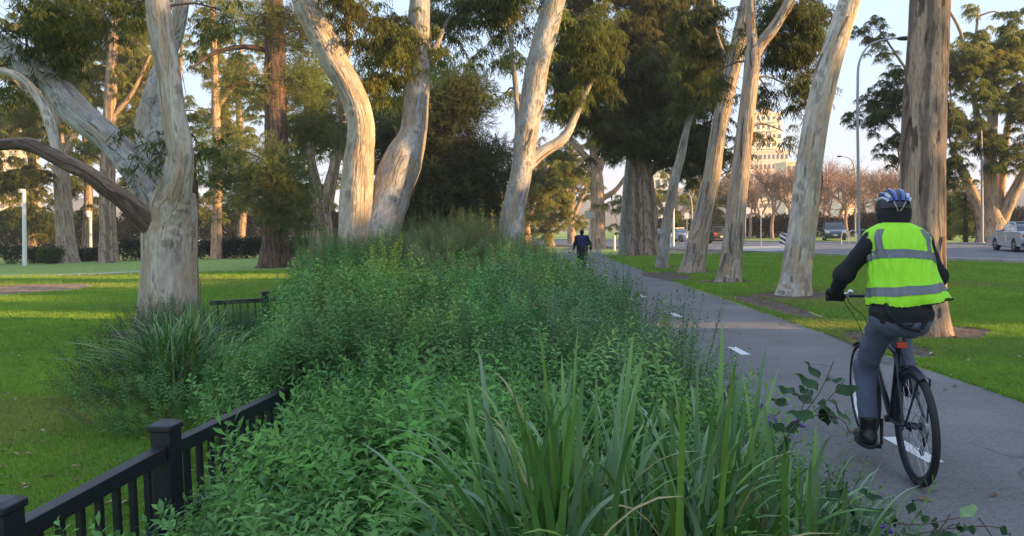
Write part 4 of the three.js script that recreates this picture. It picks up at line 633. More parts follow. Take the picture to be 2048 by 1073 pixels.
strapPlant('third clump of strap leaves spilling onto the path at the bottom right of the bed', 0.88, -2.35, [[1525, 793, 0.1], [1632, 850, 0.1], [1615, 863], [1600, 900, -0.1], [1791, 990, 0.1, 0.02], [1804, 1042, 0, 0.022], [1700, 960, -0.1, 0.02], [1570, 880, -0.2]], 110, { seed: 3, reach: 0.5, h: [0.55, 0.92], spread: 0.2, w: [0.012, 0.023] });
{ const b = G(352, 800); strapPlant('arching clump of narrow strap leaves outside the fence, below the big pale gum', b.x, b.z, [], 320, { seed: 4, reach: 0.88, h: [0.6, 1.0], w: [0.012, 0.021], spread: 0.28, joined: true });
  const c = G(410, 770); strapPlant('narrow strap-leaved clump between the fence and the green shrubs', c.x, c.z, [[338, 694, 0, 0.02], [477, 714, -0.2, 0.018], [243, 694, 0, 0.016]], 130, { seed: 5, reach: 0.9, h: [0.5, 0.9], w: [0.011, 0.018], spread: 0.25, joined: true });
  const e = G(268, 790); shrub('soft dark feathery shrub on the lawn left of the arching strap leaves', null, e.x, e.z, 0.55, 0.45, 320, { geos: FEATHER, col: [0.035, 0.06, 0.03], seed: 51, scale: 0.75, upright: 0.5 });
  const f = G(335, 690); shrub('low feathery tuft against the base of the big pale gum', null, f.x, f.z, 0.6, 0.4, 300, { geos: FEATHER, col: [0.05, 0.085, 0.045], seed: 52, scale: 0.8, upright: 1 });
  const k = G(430, 690); shrub('tufted green grass-like shrub in front of the far black fence', null, k.x, k.z, 0.75, 0.32, 320, { geos: FEATHER, col: [0.05, 0.10, 0.045], seed: 53, scale: 0.85, upright: 1.2 });
  const k2 = G(330, 850); shrub('fine green shrub under the arching strap leaves by the near fence', null, k2.x, k2.z, 0.6, 0.36, 300, { geos: SPRIG, col: [0.05, 0.11, 0.04], seed: 54, scale: 0.9 }); }
// climber with large leaves and violet flowers by the path
function bigLeaf(base, tip, width, seed) {
  const r = rng(seed), T = tip.clone().sub(base).multiplyScalar(1.22), L = T.length(); T.normalize(); const view = V(gauss(r) * 0.35, 0.75, 0.6 + gauss(r) * 0.3).normalize(), s = V(0, 0, 0).crossVectors(T, view).normalize(), n = V(0, 0, 0).crossVectors(s, T), pos = [], idx = [], R = 8;
  for (let i = 0; i <= R; i++) { const t = i / R, w = width * 0.5 * Math.pow(Math.sin(Math.PI * Math.pow(t, 0.72)), 0.8) + 0.0005, p = base.clone().addScaledVector(T, L * t).addScaledVector(n, -L * 0.18 * t * t + 0.01 * Math.sin(t * 9)); for (const k of [-1, -0.5, 0, 0.5, 1]) { const q = p.clone().addScaledVector(s, k * w).addScaledVector(n, Math.abs(k) * w * 0.28); pos.push(q.x, q.y, q.z); } if (i) for (let k = 0; k < 4; k++) { const a = (i - 1) * 5 + k; idx.push(a, a + 1, a + 5, a + 1, a + 6, a + 5); } }
  const g = new THREE.BufferGeometry(); g.setAttribute('position', new THREE.Float32BufferAttribute(pos, 3)); g.setIndex(idx); g.computeVertexNormals(); return g;
}
function climber(label, leaves, stems, flowers, depth) {
  const o = P(leaves[0][0], leaves[0][1], depth), t = thing('climbing_plant', label, 'plant', [o.x, 0, o.z]), loc = (px, py, d) => { const p = P(px, py, d); p.x -= o.x; p.z -= o.z; return p; };
  const lm = [C(0.018, 0.052, 0.016), C(0.026, 0.068, 0.02), C(0.022, 0.058, 0.022)].map((c) => new THREE.MeshPhysicalMaterial({ color: c, roughness: 0.6, specularIntensity: 0.5, side: THREE.DoubleSide })), light = new THREE.MeshPhysicalMaterial({ color: C(0.14, 0.24, 0.09), roughness: 0.5, side: THREE.DoubleSide });
  leaves.forEach(([x0, y0, x1, y1, w, c], i) => { const dd = depth + ((i * 37) % 7 - 3) * 0.03; part('leaf', bigLeaf(loc(x0, y0, dd), loc(x1, y1, dd + ((i % 3) - 1) * 0.03), w * 1.1 * depth / FPX, i + 3), c ? light : lm[i % 3], t); });
  part('stem', stems.map((s) => tube(s.map(([x, y, d]) => loc(x, y, d ?? depth)), 0.0022, 14, 5)), std(C(0.10, 0.075, 0.06), 0.8), t);
  const vio = std(C(0.16, 0.06, 0.36), 0.6), r = rng(9);
  flowers.forEach(([x, y], i) => { const g = []; for (let k = 0; k < 7; k++) g.push(new THREE.SphereGeometry(0.007, 6, 5).scale(1, 0.6, 1).translate(gauss(r) * 0.018, gauss(r) * 0.012, gauss(r) * 0.018)); const m = part('flower', g, vio, t); m.position.copy(loc(x, y, depth + 0.05)); });
}
climber('climbing plant with large dark leaves and violet flowers reaching over the path', [[1638, 759, 1619, 729, 17], [1636, 782, 1602, 752, 21], [1624, 794, 1601, 774, 19], [1626, 808, 1596, 790, 24], [1629, 837, 1585, 825, 24], [1649, 764, 1684, 757, 11], [1671, 785, 1711, 777, 26], [1655, 802, 1701, 838, 22], [1634, 808, 1675, 836, 34], [1643, 815, 1656, 845, 26], [1667, 837, 1673, 848, 8], [1590, 790, 1560, 775, 20], [1575, 810, 1548, 800, 18], [1600, 850, 1570, 862, 20], [1585, 880, 1560, 900, 22], [1570, 860, 1545, 850, 18]],
  [[[1540, 930, 2.75], [1590, 850], [1630, 800], [1650, 765], [1668, 722]], [[1590, 850], [1640, 815], [1670, 785], [1690, 760]], [[1560, 900], [1600, 830], [1612, 790], [1622, 760]], [[1600, 840], [1650, 830], [1690, 845], [1700, 870]]], [[1525, 812], [1512, 843], [1535, 850], [1556, 850], [1595, 843], [1603, 851], [1540, 838]], 2.85);
climber('low climber with rounded leaves trailing onto the path in the bottom right corner', [[1717, 984, 1760, 996, 14], [1725, 1032, 1783, 1020, 20], [1785, 1034, 1795, 1052, 22], [1822, 1026, 1826, 1005, 18], [1834, 1030, 1858, 1040, 20], [1921, 1036, 1950, 1014, 22, 1], [1868, 1058, 1873, 1040, 13], [1929, 1062, 1949, 1058, 19], [1914, 1052, 1928, 1060, 14], [2000, 1056, 2018, 1070, 14], [1740, 1060, 1775, 1075, 24], [1690, 1010, 1720, 1030, 22], [1700, 1050, 1735, 1062, 22], [1860, 1076, 1905, 1070, 26], [1800, 1068, 1840, 1078, 26], [1655, 1000, 1690, 985, 22], [1640, 1040, 1680, 1040, 26]],
  [[[1640, 1120], [1760, 1050], [1840, 1050], [1921, 1036]], [[1700, 1120], [1800, 1080], [1870, 1062], [1985, 1053], [2000, 1056]], [[1880, 1060], [1895, 1040], [1901, 1028]], [[1860, 1090], [1908, 1050], [1930, 1062]], [[1985, 1075], [1972, 1055], [1958, 1036]]], [[1770, 1056], [1776, 1062], [1762, 1060]], 2.35);
// fill under the climbers at the bed edge
shrub('small dark leafy shrub under the climbing plant at the path edge', null, 0.98, -2.85, 0.4, 0.46, 420, { geos: SPRIG, col: [0.05, 0.10, 0.045], seed: 61, scale: 0.85 });
shrub('small green shrub behind the strap leaves at the path edge', null, 0.85, -3.5, 0.5, 0.52, 460, { geos: SPRIG, col: [0.06, 0.12, 0.055], seed: 62, scale: 0.9 });
shrub('sprawling green shrub between the two climbing plants at the path edge', null, 1.12, -2.6, 0.34, 0.38, 360, { geos: [SPRIG[2], FEATHER[1]], col: [0.06, 0.12, 0.045], seed: 64, scale: 0.8, upright: 0.9 });
shrub('low leafy shrub at the bottom right edge of the bed', null, 1.0, -2.1, 0.38, 0.42, 420, { geos: SPRIG, col: [0.05, 0.10, 0.045], seed: 63, scale: 0.85 });

// ---------------------------------------------------------------- black picket fence
function fence(label, pts, railH, posts) {                               // pts: corner points on the ground; a post at each
  const o = pts[0], skip = posts, t = thing('picket_fence', label, 'fence', [o.x, 0, o.z]), L = (p) => V(p.x - o.x, 0, p.z - o.z);
  pts.forEach((q, i) => {
    const p = L(q), nx = L(pts[Math.min(i + 1, pts.length - 1)]), pv = L(pts[Math.max(0, i - 1)]), ang = Math.atan2(nx.x - pv.x, nx.z - pv.z); if (i !== skip) { const m = part('post', new RoundedBoxGeometry(0.11, railH + 0.09, 0.11, 2, 0.006).translate(0, (railH + 0.09) / 2, 0), M.black, t); m.position.copy(p); m.rotation.y = ang;
    const cap = part('cap', [new RoundedBoxGeometry(0.13, 0.035, 0.13, 2, 0.01).translate(0, railH + 0.09, 0), new THREE.CylinderGeometry(0.055, 0.09, 0.014, 4, 1).rotateY(Math.PI / 4).translate(0, railH + 0.113, 0)], M.black, m); cap.position.set(0, 0, 0); }
    if (i === pts.length - 1) return;
    const d = nx.clone().sub(p), len = d.length(), g = (geo, name) => { const k = part(name, geo, M.black, t); k.position.copy(p); k.rotation.y = Math.atan2(d.x, d.z); };
    g(new RoundedBoxGeometry(0.07, 0.075, len - 0.112, 2, 0.006).translate(0, railH - 0.037, len / 2), 'rail');
    g(new RoundedBoxGeometry(0.05, 0.05, len - 0.112, 2, 0.005).translate(0, 0.08, len / 2), 'rail');
    const n = Math.round((len - 0.11) / 0.122); for (let k = 1; k < n; k++) g(new THREE.BoxGeometry(0.028, railH - 0.165, 0.028).translate(0, 0.105 + (railH - 0.165) / 2, 0.055 + (len - 0.11) * k / n), 'picket');
  });
}
{ const RH = 0.5, a = atHeight(2, 1062, RH), b = atHeight(332, 888, RH), c = atHeight(552, 785, RH); [a, b, c].forEach((p) => { p.y = 0; });
  const a0 = a.clone().addScaledVector(b.clone().sub(a), -1); a0.x += 0.02;
  const c2 = c.clone().addScaledVector(c.clone().sub(b).normalize(), 0.55); fence('black picket fence with square capped posts running past the lower left corner', [a0, a, b, c2], RH);
  const e = atHeight(412, 603, RH), f = atHeight(530, 596, RH); e.y = f.y = 0;
  fence('far stretch of black picket fence showing beside the green shrubs', [e, f, f.clone().addScaledVector(f.clone().sub(e), 0.8)], RH, 0); }

// ---------------------------------------------------------------- bicycle (local: forward -z, up y, right x; origin at the rear tyre's contact)
const bikeAt = G(1834, 971), BIKE_TURN = -10 * Math.PI / 180, BIKE_LEAN = 1.2 * Math.PI / 180, RIDER_LEAN = -2.2 * Math.PI / 180;
const bike = thing('bicycle', 'dark commuter bicycle ridden by the cyclist in the yellow vest', 'bicycle', [bikeAt.x, 0.004, bikeAt.z]);
bike.rotation.set(0, BIKE_TURN, BIKE_LEAN, 'YXZ');
{
  const RA = V(0, 0.345, 0), FA = V(0, 0.345, -1.04), BB = V(0, 0.285, -0.44), ST = V(0, 0.80, -0.265), HT = V(0, 0.86, -0.83), HB = V(0, 0.72, -0.875), BAR = V(0, 1.055, -0.80);
  const wheel = (c, rear) => {
    const w = new THREE.Group(); w.name = 'wheel'; w.position.copy(c); bike.add(w);
    part('tyre', new THREE.TorusGeometry(0.324, 0.021, 12, 64).rotateY(Math.PI / 2), M.tyre, w);
    part('rim', new THREE.LatheGeometry([[-0.011, 0.306], [-0.012, 0.292], [-0.008, 0.284], [0.008, 0.284], [0.012, 0.292], [0.011, 0.306]].map(([x, y]) => new THREE.Vector2(y, x)), 64).rotateZ(Math.PI / 2), rear ? M.frame : M.rim, w);
    const sp = []; for (let i = 0; i < 32; i++) { const a = i / 32 * TAU, b = a + (i % 4 < 2 ? 0.9 : -0.9), s = i % 2 ? 0.03 : -0.03; sp.push(bar(V(s, Math.sin(b) * 0.026, Math.cos(b) * 0.026), V(0, Math.sin(a) * 0.287, Math.cos(a) * 0.287), 0.0013, 0.0013, 4)); } part('spokes', sp, M.silver, w);
    part('hub', [bar(V(-0.05, 0, 0), V(0.05, 0, 0), 0.016), bar(V(-0.034, 0, 0), V(-0.03, 0, 0), 0.03), bar(V(0.03, 0, 0), V(0.034, 0, 0), 0.03)], M.frame, w);
    if (rear) { const cs = []; for (let k = 0; k < 7; k++) cs.push(bar(V(0.036 + k * 0.0042, 0, 0), V(0.0385 + k * 0.0042, 0, 0), 0.062 - k * 0.005, 0.062 - k * 0.005, 24)); part('cassette', cs, M.pole, w); part('derailleur', [bar(V(0.065, -0.03, -0.01), V(0.06, -0.10, -0.03), 0.012), bar(V(0.058, -0.10, -0.03), V(0.052, -0.165, -0.06), 0.009), bar(V(0.046, -0.165, -0.06), V(0.058, -0.165, -0.06), 0.026, 0.026, 14), bar(V(0.046, -0.095, -0.03), V(0.058, -0.095, -0.03), 0.024, 0.024, 14)], M.frame, w); }
    return w;
  };
  wheel(RA, true); wheel(FA, false);
  const fr = [bar(BB, ST, 0.017, 0.016), bar(BB, HB, 0.019, 0.018), bar(V(0, 0.72, -0.29), HT, 0.016), bar(HB, HT.clone().add(V(0, 0.03, 0.012)), 0.022)];
  for (const s of [-1, 1]) fr.push(bar(V(s * 0.02, 0.285, -0.40), V(s * 0.065, 0.345, -0.01), 0.011, 0.008), bar(V(s * 0.018, 0.74, -0.275), V(s * 0.065, 0.35, -0.005), 0.009, 0.008), bar(V(s * 0.05, 0.70, -0.885), V(s * 0.052, 0.345, -1.035), 0.015, 0.010)), fr.push(bar(V(0, 0.715, -0.88), V(s * 0.05, 0.70, -0.885), 0.014));
  fr.push(bar(V(-0.04, BB.y, BB.z), V(0.04, BB.y, BB.z), 0.022));
  part('frame', fr, M.frame, bike);
  part('seat_post', bar(V(0, 0.78, -0.27), V(0, 0.915, -0.235), 0.0135), M.silver, bike);
  part('saddle', surfNets((x, y, z) => { const t = clamp((z + 0.37) / 0.26, 0, 1), w = lerp(0.022, 0.078, t * t); return ell(x, y, z, 0, 0.93 + 0.01 * t, -0.235, w + 0.01, 0.032, 0.145); }, [-0.11, 0.88, -0.40], [0.11, 0.98, -0.07], 0.008), M.black, bike);
  // mudguards with wire stays
  const guard = (c, a0, a1) => { const pos = [], idx = [], n = 30; for (let i = 0; i <= n; i++) { const a = lerp(a0, a1, i / n); for (let k = 0; k <= 6; k++) { const u = (k / 6 - 0.5) * 2, r = 0.362 - 0.016 * u * u; pos.push(u * 0.029, c.y + Math.sin(a) * r, c.z - Math.cos(a) * r); } if (i) for (let k = 0; k < 6; k++) { const q = (i - 1) * 7 + k; idx.push(q, q + 1, q + 7, q + 1, q + 8, q + 7); } } const g = new THREE.BufferGeometry(); g.setAttribute('position', new THREE.Float32BufferAttribute(pos, 3)); g.setIndex(idx); g.computeVertexNormals(); return g; };
  part('mudguard', guard(RA, 0.45, 2.05), M.black, bike); part('mudguard', guard(FA, 0.9, 2.9), M.black, bike);
  part('stay', [-1, 1].flatMap((s) => [bar(V(s * 0.06, 0.35, 0), V(s * 0.03, 0.665, 0.15), 0.003), bar(V(s * 0.06, 0.35, 0.01), V(s * 0.03, 0.66, 0.16), 0.0045), bar(V(s * 0.055, 0.345, -1.03), V(s * 0.03, 0.53, -0.73), 0.003)]), M.frame, bike);
  const ringAt = (x, r, t) => new THREE.TorusGeometry(r, t, 6, 40).rotateY(Math.PI / 2).translate(x, BB.y, BB.z);
  part('chainring', [ringAt(0.045, 0.088, 0.004), ringAt(0.05, 0.075, 0.004), bar(V(0.044, BB.y, BB.z), V(0.049, BB.y, BB.z), 0.03)], M.frame, bike);
  part('chain', [bar(V(0.046, 0.373, -0.43), V(0.046, 0.395, -0.005), 0.0035), bar(V(0.046, 0.197, -0.43), V(0.05, 0.17, -0.07), 0.0035)], M.pole, bike);
  part('crank', [bar(V(-0.06, BB.y, BB.z), V(-0.07, BB.y - 0.168, BB.z + 0.02), 0.012, 0.009)], M.frame, bike); part('crank', [bar(V(0.06, BB.y, BB.z), V(0.07, BB.y + 0.168, BB.z - 0.02), 0.012, 0.009)], M.frame, bike);
  part('pedal', bx(0.09, 0.024, 0.085, -0.125, BB.y - 0.170, BB.z + 0.02, 0.006), M.black, bike); part('pedal', bx(0.09, 0.024, 0.085, 0.125, BB.y + 0.168, BB.z - 0.02, 0.006), M.black, bike);
  const rl = part('rear_light', [new RoundedBoxGeometry(0.058, 0.040, 0.028, 3, 0.008).translate(0, 0.80, -0.215)], M.red, bike); rl.userData.label = 'orange-red rear reflector under the saddle';
  part('handlebar', [tube([V(-0.315, 1.05, -0.70), V(-0.20, 1.06, -0.765), V(-0.06, 1.055, -0.80), V(0.06, 1.055, -0.80), V(0.20, 1.06, -0.765), V(0.315, 1.05, -0.70)], 0.0115, 40, 10), bar(HT.clone().add(V(0, 0.02, 0.01)), V(0, 1.0, -0.79), 0.015), bar(V(0, 1.0, -0.79), BAR, 0.018)], M.frame, bike);
  for (const s of [-1, 1]) part('grip', bar(V(s * 0.222, 1.058, -0.752), V(s * 0.322, 1.049, -0.696), 0.0165, 0.0165, 12), M.tyre, bike);
  for (const s of [-1, 1]) part('brake_lever', [tube([V(s * 0.19, 1.062, -0.775), V(s * 0.21, 1.058, -0.81), V(s * 0.26, 1.05, -0.80), V(s * 0.30, 1.045, -0.765)], 0.0075, 16, 8), new RoundedBoxGeometry(0.05, 0.034, 0.045, 2, 0.01).translate(s * 0.185, 1.066, -0.775), new THREE.SphereGeometry(0.02, 12, 8).translate(s * 0.15, 1.085, -0.77)], M.silver, bike);
  part('cable', [tube([V(-0.19, 1.06, -0.80), V(-0.16, 1.0, -0.88), V(-0.07, 0.86, -0.92), V(-0.03, 0.74, -0.90)], 0.003, 20, 5), tube([V(-0.17, 1.055, -0.80), V(-0.12, 0.98, -0.86), V(-0.04, 0.90, -0.86), V(-0.01, 0.78, -0.84)], 0.003, 20, 5), tube([V(0.19, 1.06, -0.80), V(0.13, 0.98, -0.88), V(0.05, 0.86, -0.92), V(0.03, 0.74, -0.90)], 0.003, 20, 5)], M.black, bike);
}

// ---------------------------------------------------------------- cyclist in the yellow vest
const fabric = (c, r = 0.9, b = 0.003, sheen = 0) => new THREE.MeshPhysicalMaterial({ color: c, roughness: r, bumpMap: weave, bumpScale: b * 0.3, side: THREE.DoubleSide, sheen, sheenColor: C(1, 1, 1), sheenRoughness: 0.6 });
weave.repeat.set(4, 4);
const SKIN = new THREE.MeshPhysicalMaterial({ color: C(0.42, 0.25, 0.18), roughness: 0.55 });
const head = (hx, hy, hz) => (x, y, z) => {                               // skull, jaw, nose, ears; looking along -z
  let d = ell(x, y, z, hx, hy + 0.03, hz + 0.01, 0.078, 0.10, 0.097); d = smin(d, ell(x, y, z, hx, hy - 0.055, hz - 0.03, 0.056, 0.07, 0.066), 0.04);
  d = smin(d, ell(x, y, z, hx, hy - 0.012, hz - 0.10, 0.013, 0.024, 0.020), 0.015); for (const s of [-1, 1]) { d = smin(d, ell(x, y, z, hx + s * 0.08, hy - 0.01, hz + 0.008, 0.011, 0.032, 0.02), 0.01); d = Math.max(d, -ell(x, y, z, hx + s * 0.033, hy + 0.008, hz - 0.096, 0.017, 0.009, 0.014)); }
  return Math.max(d, -ell(x, y, z, hx, hy - 0.062, hz - 0.098, 0.024, 0.004, 0.010));
};
function fingers(hand, grip, r, side) {                                   // four fingers and a thumb closed round a bar that runs along x
  const b = []; for (let i = 0; i < 4; i++) { const x = grip.x + side * (-0.034 + i * 0.023), q = [V(x, grip.y + 0.030, grip.z + 0.020), V(x, grip.y + 0.034, grip.z - 0.016 - (i === 1 ? 0.006 : 0)), V(x, grip.y + 0.006, grip.z - 0.038), V(x, grip.y - 0.024, grip.z - 0.022), V(x, grip.y - 0.026, grip.z + 0.002)]; for (let k = 0; k < 4; k++) b.push([q[k].x, q[k].y, q[k].z, q[k + 1].x, q[k + 1].y, q[k + 1].z, 0.0115 - k * 0.0008, 0.0108 - k * 0.0008]); }
  const t = [V(grip.x - side * 0.03, grip.y + 0.018, grip.z + 0.03), V(grip.x - side * 0.052, grip.y - 0.004, grip.z + 0.012), V(grip.x - side * 0.05, grip.y - 0.026, grip.z - 0.012)]; for (let k = 0; k < 2; k++) b.push([t[k].x, t[k].y, t[k].z, t[k + 1].x, t[k + 1].y, t[k + 1].z, 0.0135, 0.012]);
  return b;
}
const rider = thing('person', 'cyclist seen from behind in a bright yellow reflective vest, dark helmet, sleeves and grey-blue trousers', 'person', [bikeAt.x - 0.055 * Math.cos(BIKE_TURN), 0.004, bikeAt.z + 0.055 * Math.sin(BIKE_TURN)]);
rider.rotation.set(0, BIKE_TURN, RIDER_LEAN, 'YXZ');
{
  const J = { pel: [0, 1.00, -0.235], hL: [-0.09, 0.97, -0.245], hR: [0.09, 0.97, -0.245], kL: [-0.115, 0.60, -0.50], kR: [0.125, 0.84, -0.64], aL: [-0.115, 0.205, -0.395], aR: [0.12, 0.545, -0.41], sp: [0, 1.20, -0.295], ch: [0, 1.37, -0.355], nk: [0, 1.50, -0.405], hd: [0, 1.612, -0.465], sL: [-0.146, 1.432, -0.37], sR: [0.146, 1.432, -0.37], eL: [-0.285, 1.215, -0.46], eR: [0.285, 1.215, -0.46], wL: [-0.285, 1.095, -0.645], wR: [0.285, 1.095, -0.645] };
  const cap = (a, b, r0, r1) => [...J[a], ...J[b], r0, r1], gL = V(-0.272, 1.054, -0.724), gR = V(0.272, 1.054, -0.724);
  const handBones = (g, w, s) => [[...w, g.x, g.y + 0.03, g.z + 0.025, 0.026, 0.024], [g.x - s * 0.03, g.y + 0.034, g.z + 0.022, g.x + s * 0.03, g.y + 0.032, g.z + 0.02, 0.018, 0.016], ...fingers(null, g, 0.011, s)];
  const hd = head(...J.hd);
  const bodyF = capsules([cap('pel', 'sp', 0.10, 0.098), cap('sp', 'ch', 0.098, 0.105), cap('sL', 'sR', 0.06, 0.06), cap('ch', 'nk', 0.09, 0.055), [...J.nk, J.hd[0], J.hd[1] - 0.05, J.hd[2] + 0.012, 0.056, 0.052], cap('hL', 'kL', 0.074, 0.052), cap('kL', 'aL', 0.052, 0.036), cap('hR', 'kR', 0.074, 0.052), cap('kR', 'aR', 0.052, 0.036), cap('sL', 'eL', 0.05, 0.038), cap('eL', 'wL', 0.038, 0.026), cap('sR', 'eR', 0.05, 0.038), cap('eR', 'wR', 0.038, 0.026), [...J.aL, J.aL[0], 0.165, J.aL[2] - 0.13, 0.036, 0.026], [...J.aR, J.aR[0], 0.51, J.aR[2] - 0.13, 0.036, 0.026]], 0.05);
  part('body', surfNets((x, y, z) => smin(bodyF(x, y, z), hd(x, y, z), 0.02), [-0.42, 0.08, -0.80], [0.42, 1.82, -0.05], 0.011), SKIN, rider);
  // dark jumper with sleeves and a coat tail over the hips
  const folds = (x, y, z, a) => a * (noise3(x * 9, y * 16, z * 9) + 0.5 * noise3(x * 22, y * 30, z * 22));
  const jumperF = capsules([[-0.045, 1.02, -0.235, -0.04, 1.2, -0.295, 0.112, 0.100], [0.045, 1.02, -0.235, 0.04, 1.2, -0.295, 0.112, 0.100], [-0.04, 1.2, -0.295, -0.045, 1.36, -0.355, 0.100, 0.100], [0.04, 1.2, -0.295, 0.045, 1.36, -0.355, 0.100, 0.100], cap('sL', 'sR', 0.055, 0.055), cap('sL', 'eL', 0.062, 0.054), cap('eL', 'wL', 0.054, 0.042), cap('sR', 'eR', 0.062, 0.054), cap('eR', 'wR', 0.054, 0.042), [0, 1.47, -0.39, 0, 1.525, -0.415, 0.062, 0.06], [-0.06, 0.99, -0.225, 0.06, 0.99, -0.225, 0.118, 0.118]], 0.05);
  part('jumper', surfNets((x, y, z) => Math.max(jumperF(x, y, z) + folds(x, y, z, 0.006), 0.905 - y + 0.15 * Math.max(0, -z - 0.25)), [-0.44, 0.86, -0.76], [0.44, 1.64, -0.03], 0.011), fabric(C(0.012, 0.013, 0.016)), rider);
  const legF = capsules([cap('hL', 'kL', 0.088, 0.067), cap('kL', 'aL', 0.067, 0.056), cap('hR', 'kR', 0.088, 0.067), cap('kR', 'aR', 0.067, 0.056), [-0.055, 0.985, -0.225, 0.055, 0.985, -0.225, 0.108, 0.108], [-0.055, 0.94, -0.22, 0.055, 0.94, -0.22, 0.10, 0.10]], 0.04);
  const cuff = (x, y) => x < 0 ? 0.255 - y : 0.575 - y;
  part('trousers', surfNets((x, y, z) => Math.max(legF(x, y, z) + 0.008 * noise3(x * 10, y * 13 + z * 8, z * 10) + 0.012 * Math.abs(noise3(x * 9 + 3, y * 17 + x * 14, z * 9)) - 0.002, z > -0.47 && y < 0.9 && (x < 0 || z > -0.46) ? cuff(x, y) : x < 0 ? cuff(x, y) : -1), [-0.24, 0.22, -0.78], [0.25, 1.13, -0.06], 0.010), fabric(C(0.085, 0.105, 0.15), 0.9), rider);
  for (const [s, a, tilt] of [[-1, J.aL, 0], [1, J.aR, 0.05]]) {
    const y0 = a[1] - 0.075, bF = capsules([[a[0], a[1] + 0.08, a[2] + 0.005, a[0], a[1] - 0.02, a[2], 0.052, 0.052], [a[0], y0 + 0.03, a[2] + 0.03, a[0] + s * 0.008, y0 + 0.02, a[2] - 0.15, 0.046, 0.040]], 0.04);
    const boot = part('boot', surfNets((x, y, z) => Math.max(bF(x, y, z), y0 - 0.005 - y, y - a[1] - 0.10), [a[0] - 0.08, y0 - 0.03, a[2] - 0.22], [a[0] + 0.08, a[1] + 0.13, a[2] + 0.11], 0.007), std(C(0.012, 0.012, 0.014), 0.35), rider);
    part('sole', surfNets((x, y, z) => Math.max(ell(x, y, z, a[0] + s * 0.004, y0 - 0.008, a[2] - 0.05, 0.054, 0.2, 0.148), Math.abs(y - y0 + 0.008) - 0.012), [a[0] - 0.08, y0 - 0.035, a[2] - 0.22], [a[0] + 0.08, y0 + 0.02, a[2] + 0.12], 0.007), std(C(0.02, 0.02, 0.021), 0.8), boot);
  }
  for (const [g, w, s] of [[gL, J.wL, -1], [gR, J.wR, 1]]) { const f = capsules(handBones(g, w, s), 0.012); part('glove', surfNets((x, y, z) => f(x, y, z) - 0.004, [g.x - 0.09, g.y - 0.06, g.z - 0.07], [g.x + 0.09, g.y + 0.11, g.z + 0.14], 0.004), fabric(C(0.012, 0.012, 0.016), 0.8), rider); }
  // dark neck cover and hair under the helmet
  const nkF = capsules([[0, 1.50, -0.41, 0, 1.58, -0.44, 0.078, 0.094]], 0.03);
  part('hair', surfNets((x, y, z) => Math.max(Math.min(smin(nkF(x, y, z), ell(x, y, z, 0, 1.64, -0.445, 0.097, 0.11, 0.10), 0.04), 9), -(z + 0.505), y - 1.74), [-0.12, 1.40, -0.60], [0.12, 1.80, -0.28], 0.008), fabric(C(0.010, 0.011, 0.015)), rider);
  // vest: wrapped round the body as rings, flaring at the hem on the wind side
  const rings = [[1.055, 0.172, 0.152, -0.262], [1.1, 0.172, 0.154, -0.271], [1.18, 0.165, 0.146, -0.294], [1.28, 0.165, 0.146, -0.327], [1.36, 0.171, 0.144, -0.356], [1.42, 0.177, 0.139, -0.374], [1.468, 0.180, 0.123, -0.383], [1.508, 0.157, 0.106, -0.390], [1.538, 0.112, 0.087, -0.399], [1.556, 0.076, 0.073, -0.406]];
  const ringAt = (v) => { const f = v * (rings.length - 1), i = Math.min(rings.length - 2, Math.floor(f)), t = f - i, a = rings[i], b = rings[i + 1], e = rings[Math.max(0, i - 1)], g = rings[Math.min(rings.length - 1, i + 2)]; return [0, 1, 2, 3].map((k) => 0.5 * (2 * a[k] + (b[k] - e[k]) * t + (2 * e[k] - 5 * a[k] + 4 * b[k] - g[k]) * t * t + (3 * a[k] - e[k] - 3 * b[k] + g[k]) * t * t * t)); };
  const vY = (y) => { let lo = 0, hi = 1; for (let i = 0; i < 24; i++) { const m = (lo + hi) / 2; ringAt(m)[0] < y ? lo = m : hi = m; } return lo; };
  const vestP = (th, v, o = 0) => {                                        // th: 0 = right side, pi/2 = back (+z)
    let [y, a, b, z] = ringAt(v); const c = Math.cos(th), s = Math.sin(th), hem = Math.pow(1 - v, 2.4), wind = Math.max(0, Math.cos(th - 0.35)) ** 2;
    const crease = (q) => 1 - Math.abs(q), fold = 0.010 * noise3(c * 3.2 + 2, y * 9 + c * 5, s * 3.2) + 0.020 * (crease(noise3(c * 4 + 7, y * 10 - c * 9, s * 4)) - 0.7) + 0.011 * (crease(noise3(c * 9, y * 20 + c * 12, s * 9)) - 0.7) + 0.016 * hem * Math.sin(th * 7 + 1) * (0.4 + wind);
    const e = 2.5, k = Math.pow(Math.pow(Math.abs(c), e) + Math.pow(Math.abs(s), e), -1 / e);
    const r = 1 + (fold + o) / 0.17; let x = a * c * k * r + hem * wind * 0.10, zz = z + b * s * k * r + hem * wind * 0.02;
    y += hem * (wind * 0.035 - Math.max(0, -c) * 0.015 + 0.012 * Math.sin(th * 3)) + 0;
    return V(x, y, zz);
  };
  const shell = (t0, t1, v0, v1, nu, nv, o) => {                           // two faces and closed edges
    const pos = [], idx = [], uv = [], lay = [o, o - 0.0025], w = nu + 1;
    for (const q of lay) for (let j = 0; j <= nv; j++) for (let i = 0; i <= nu; i++) { const th = lerp(t0, t1, i / nu), va = typeof v0 === 'function' ? v0(th) : v0, vb = typeof v1 === 'function' ? v1(th) : v1, p = vestP(th, lerp(va, vb, j / nv), q); pos.push(p.x, p.y, p.z); uv.push(th * 0.2, p.y); }
    const N = w * (nv + 1); for (let j = 0; j < nv; j++) for (let i = 0; i < nu; i++) { const a = j * w + i; idx.push(a, a + w, a + 1, a + 1, a + w, a + w + 1, N + a, N + a + 1, N + a + w, N + a + 1, N + a + w + 1, N + a + w); }
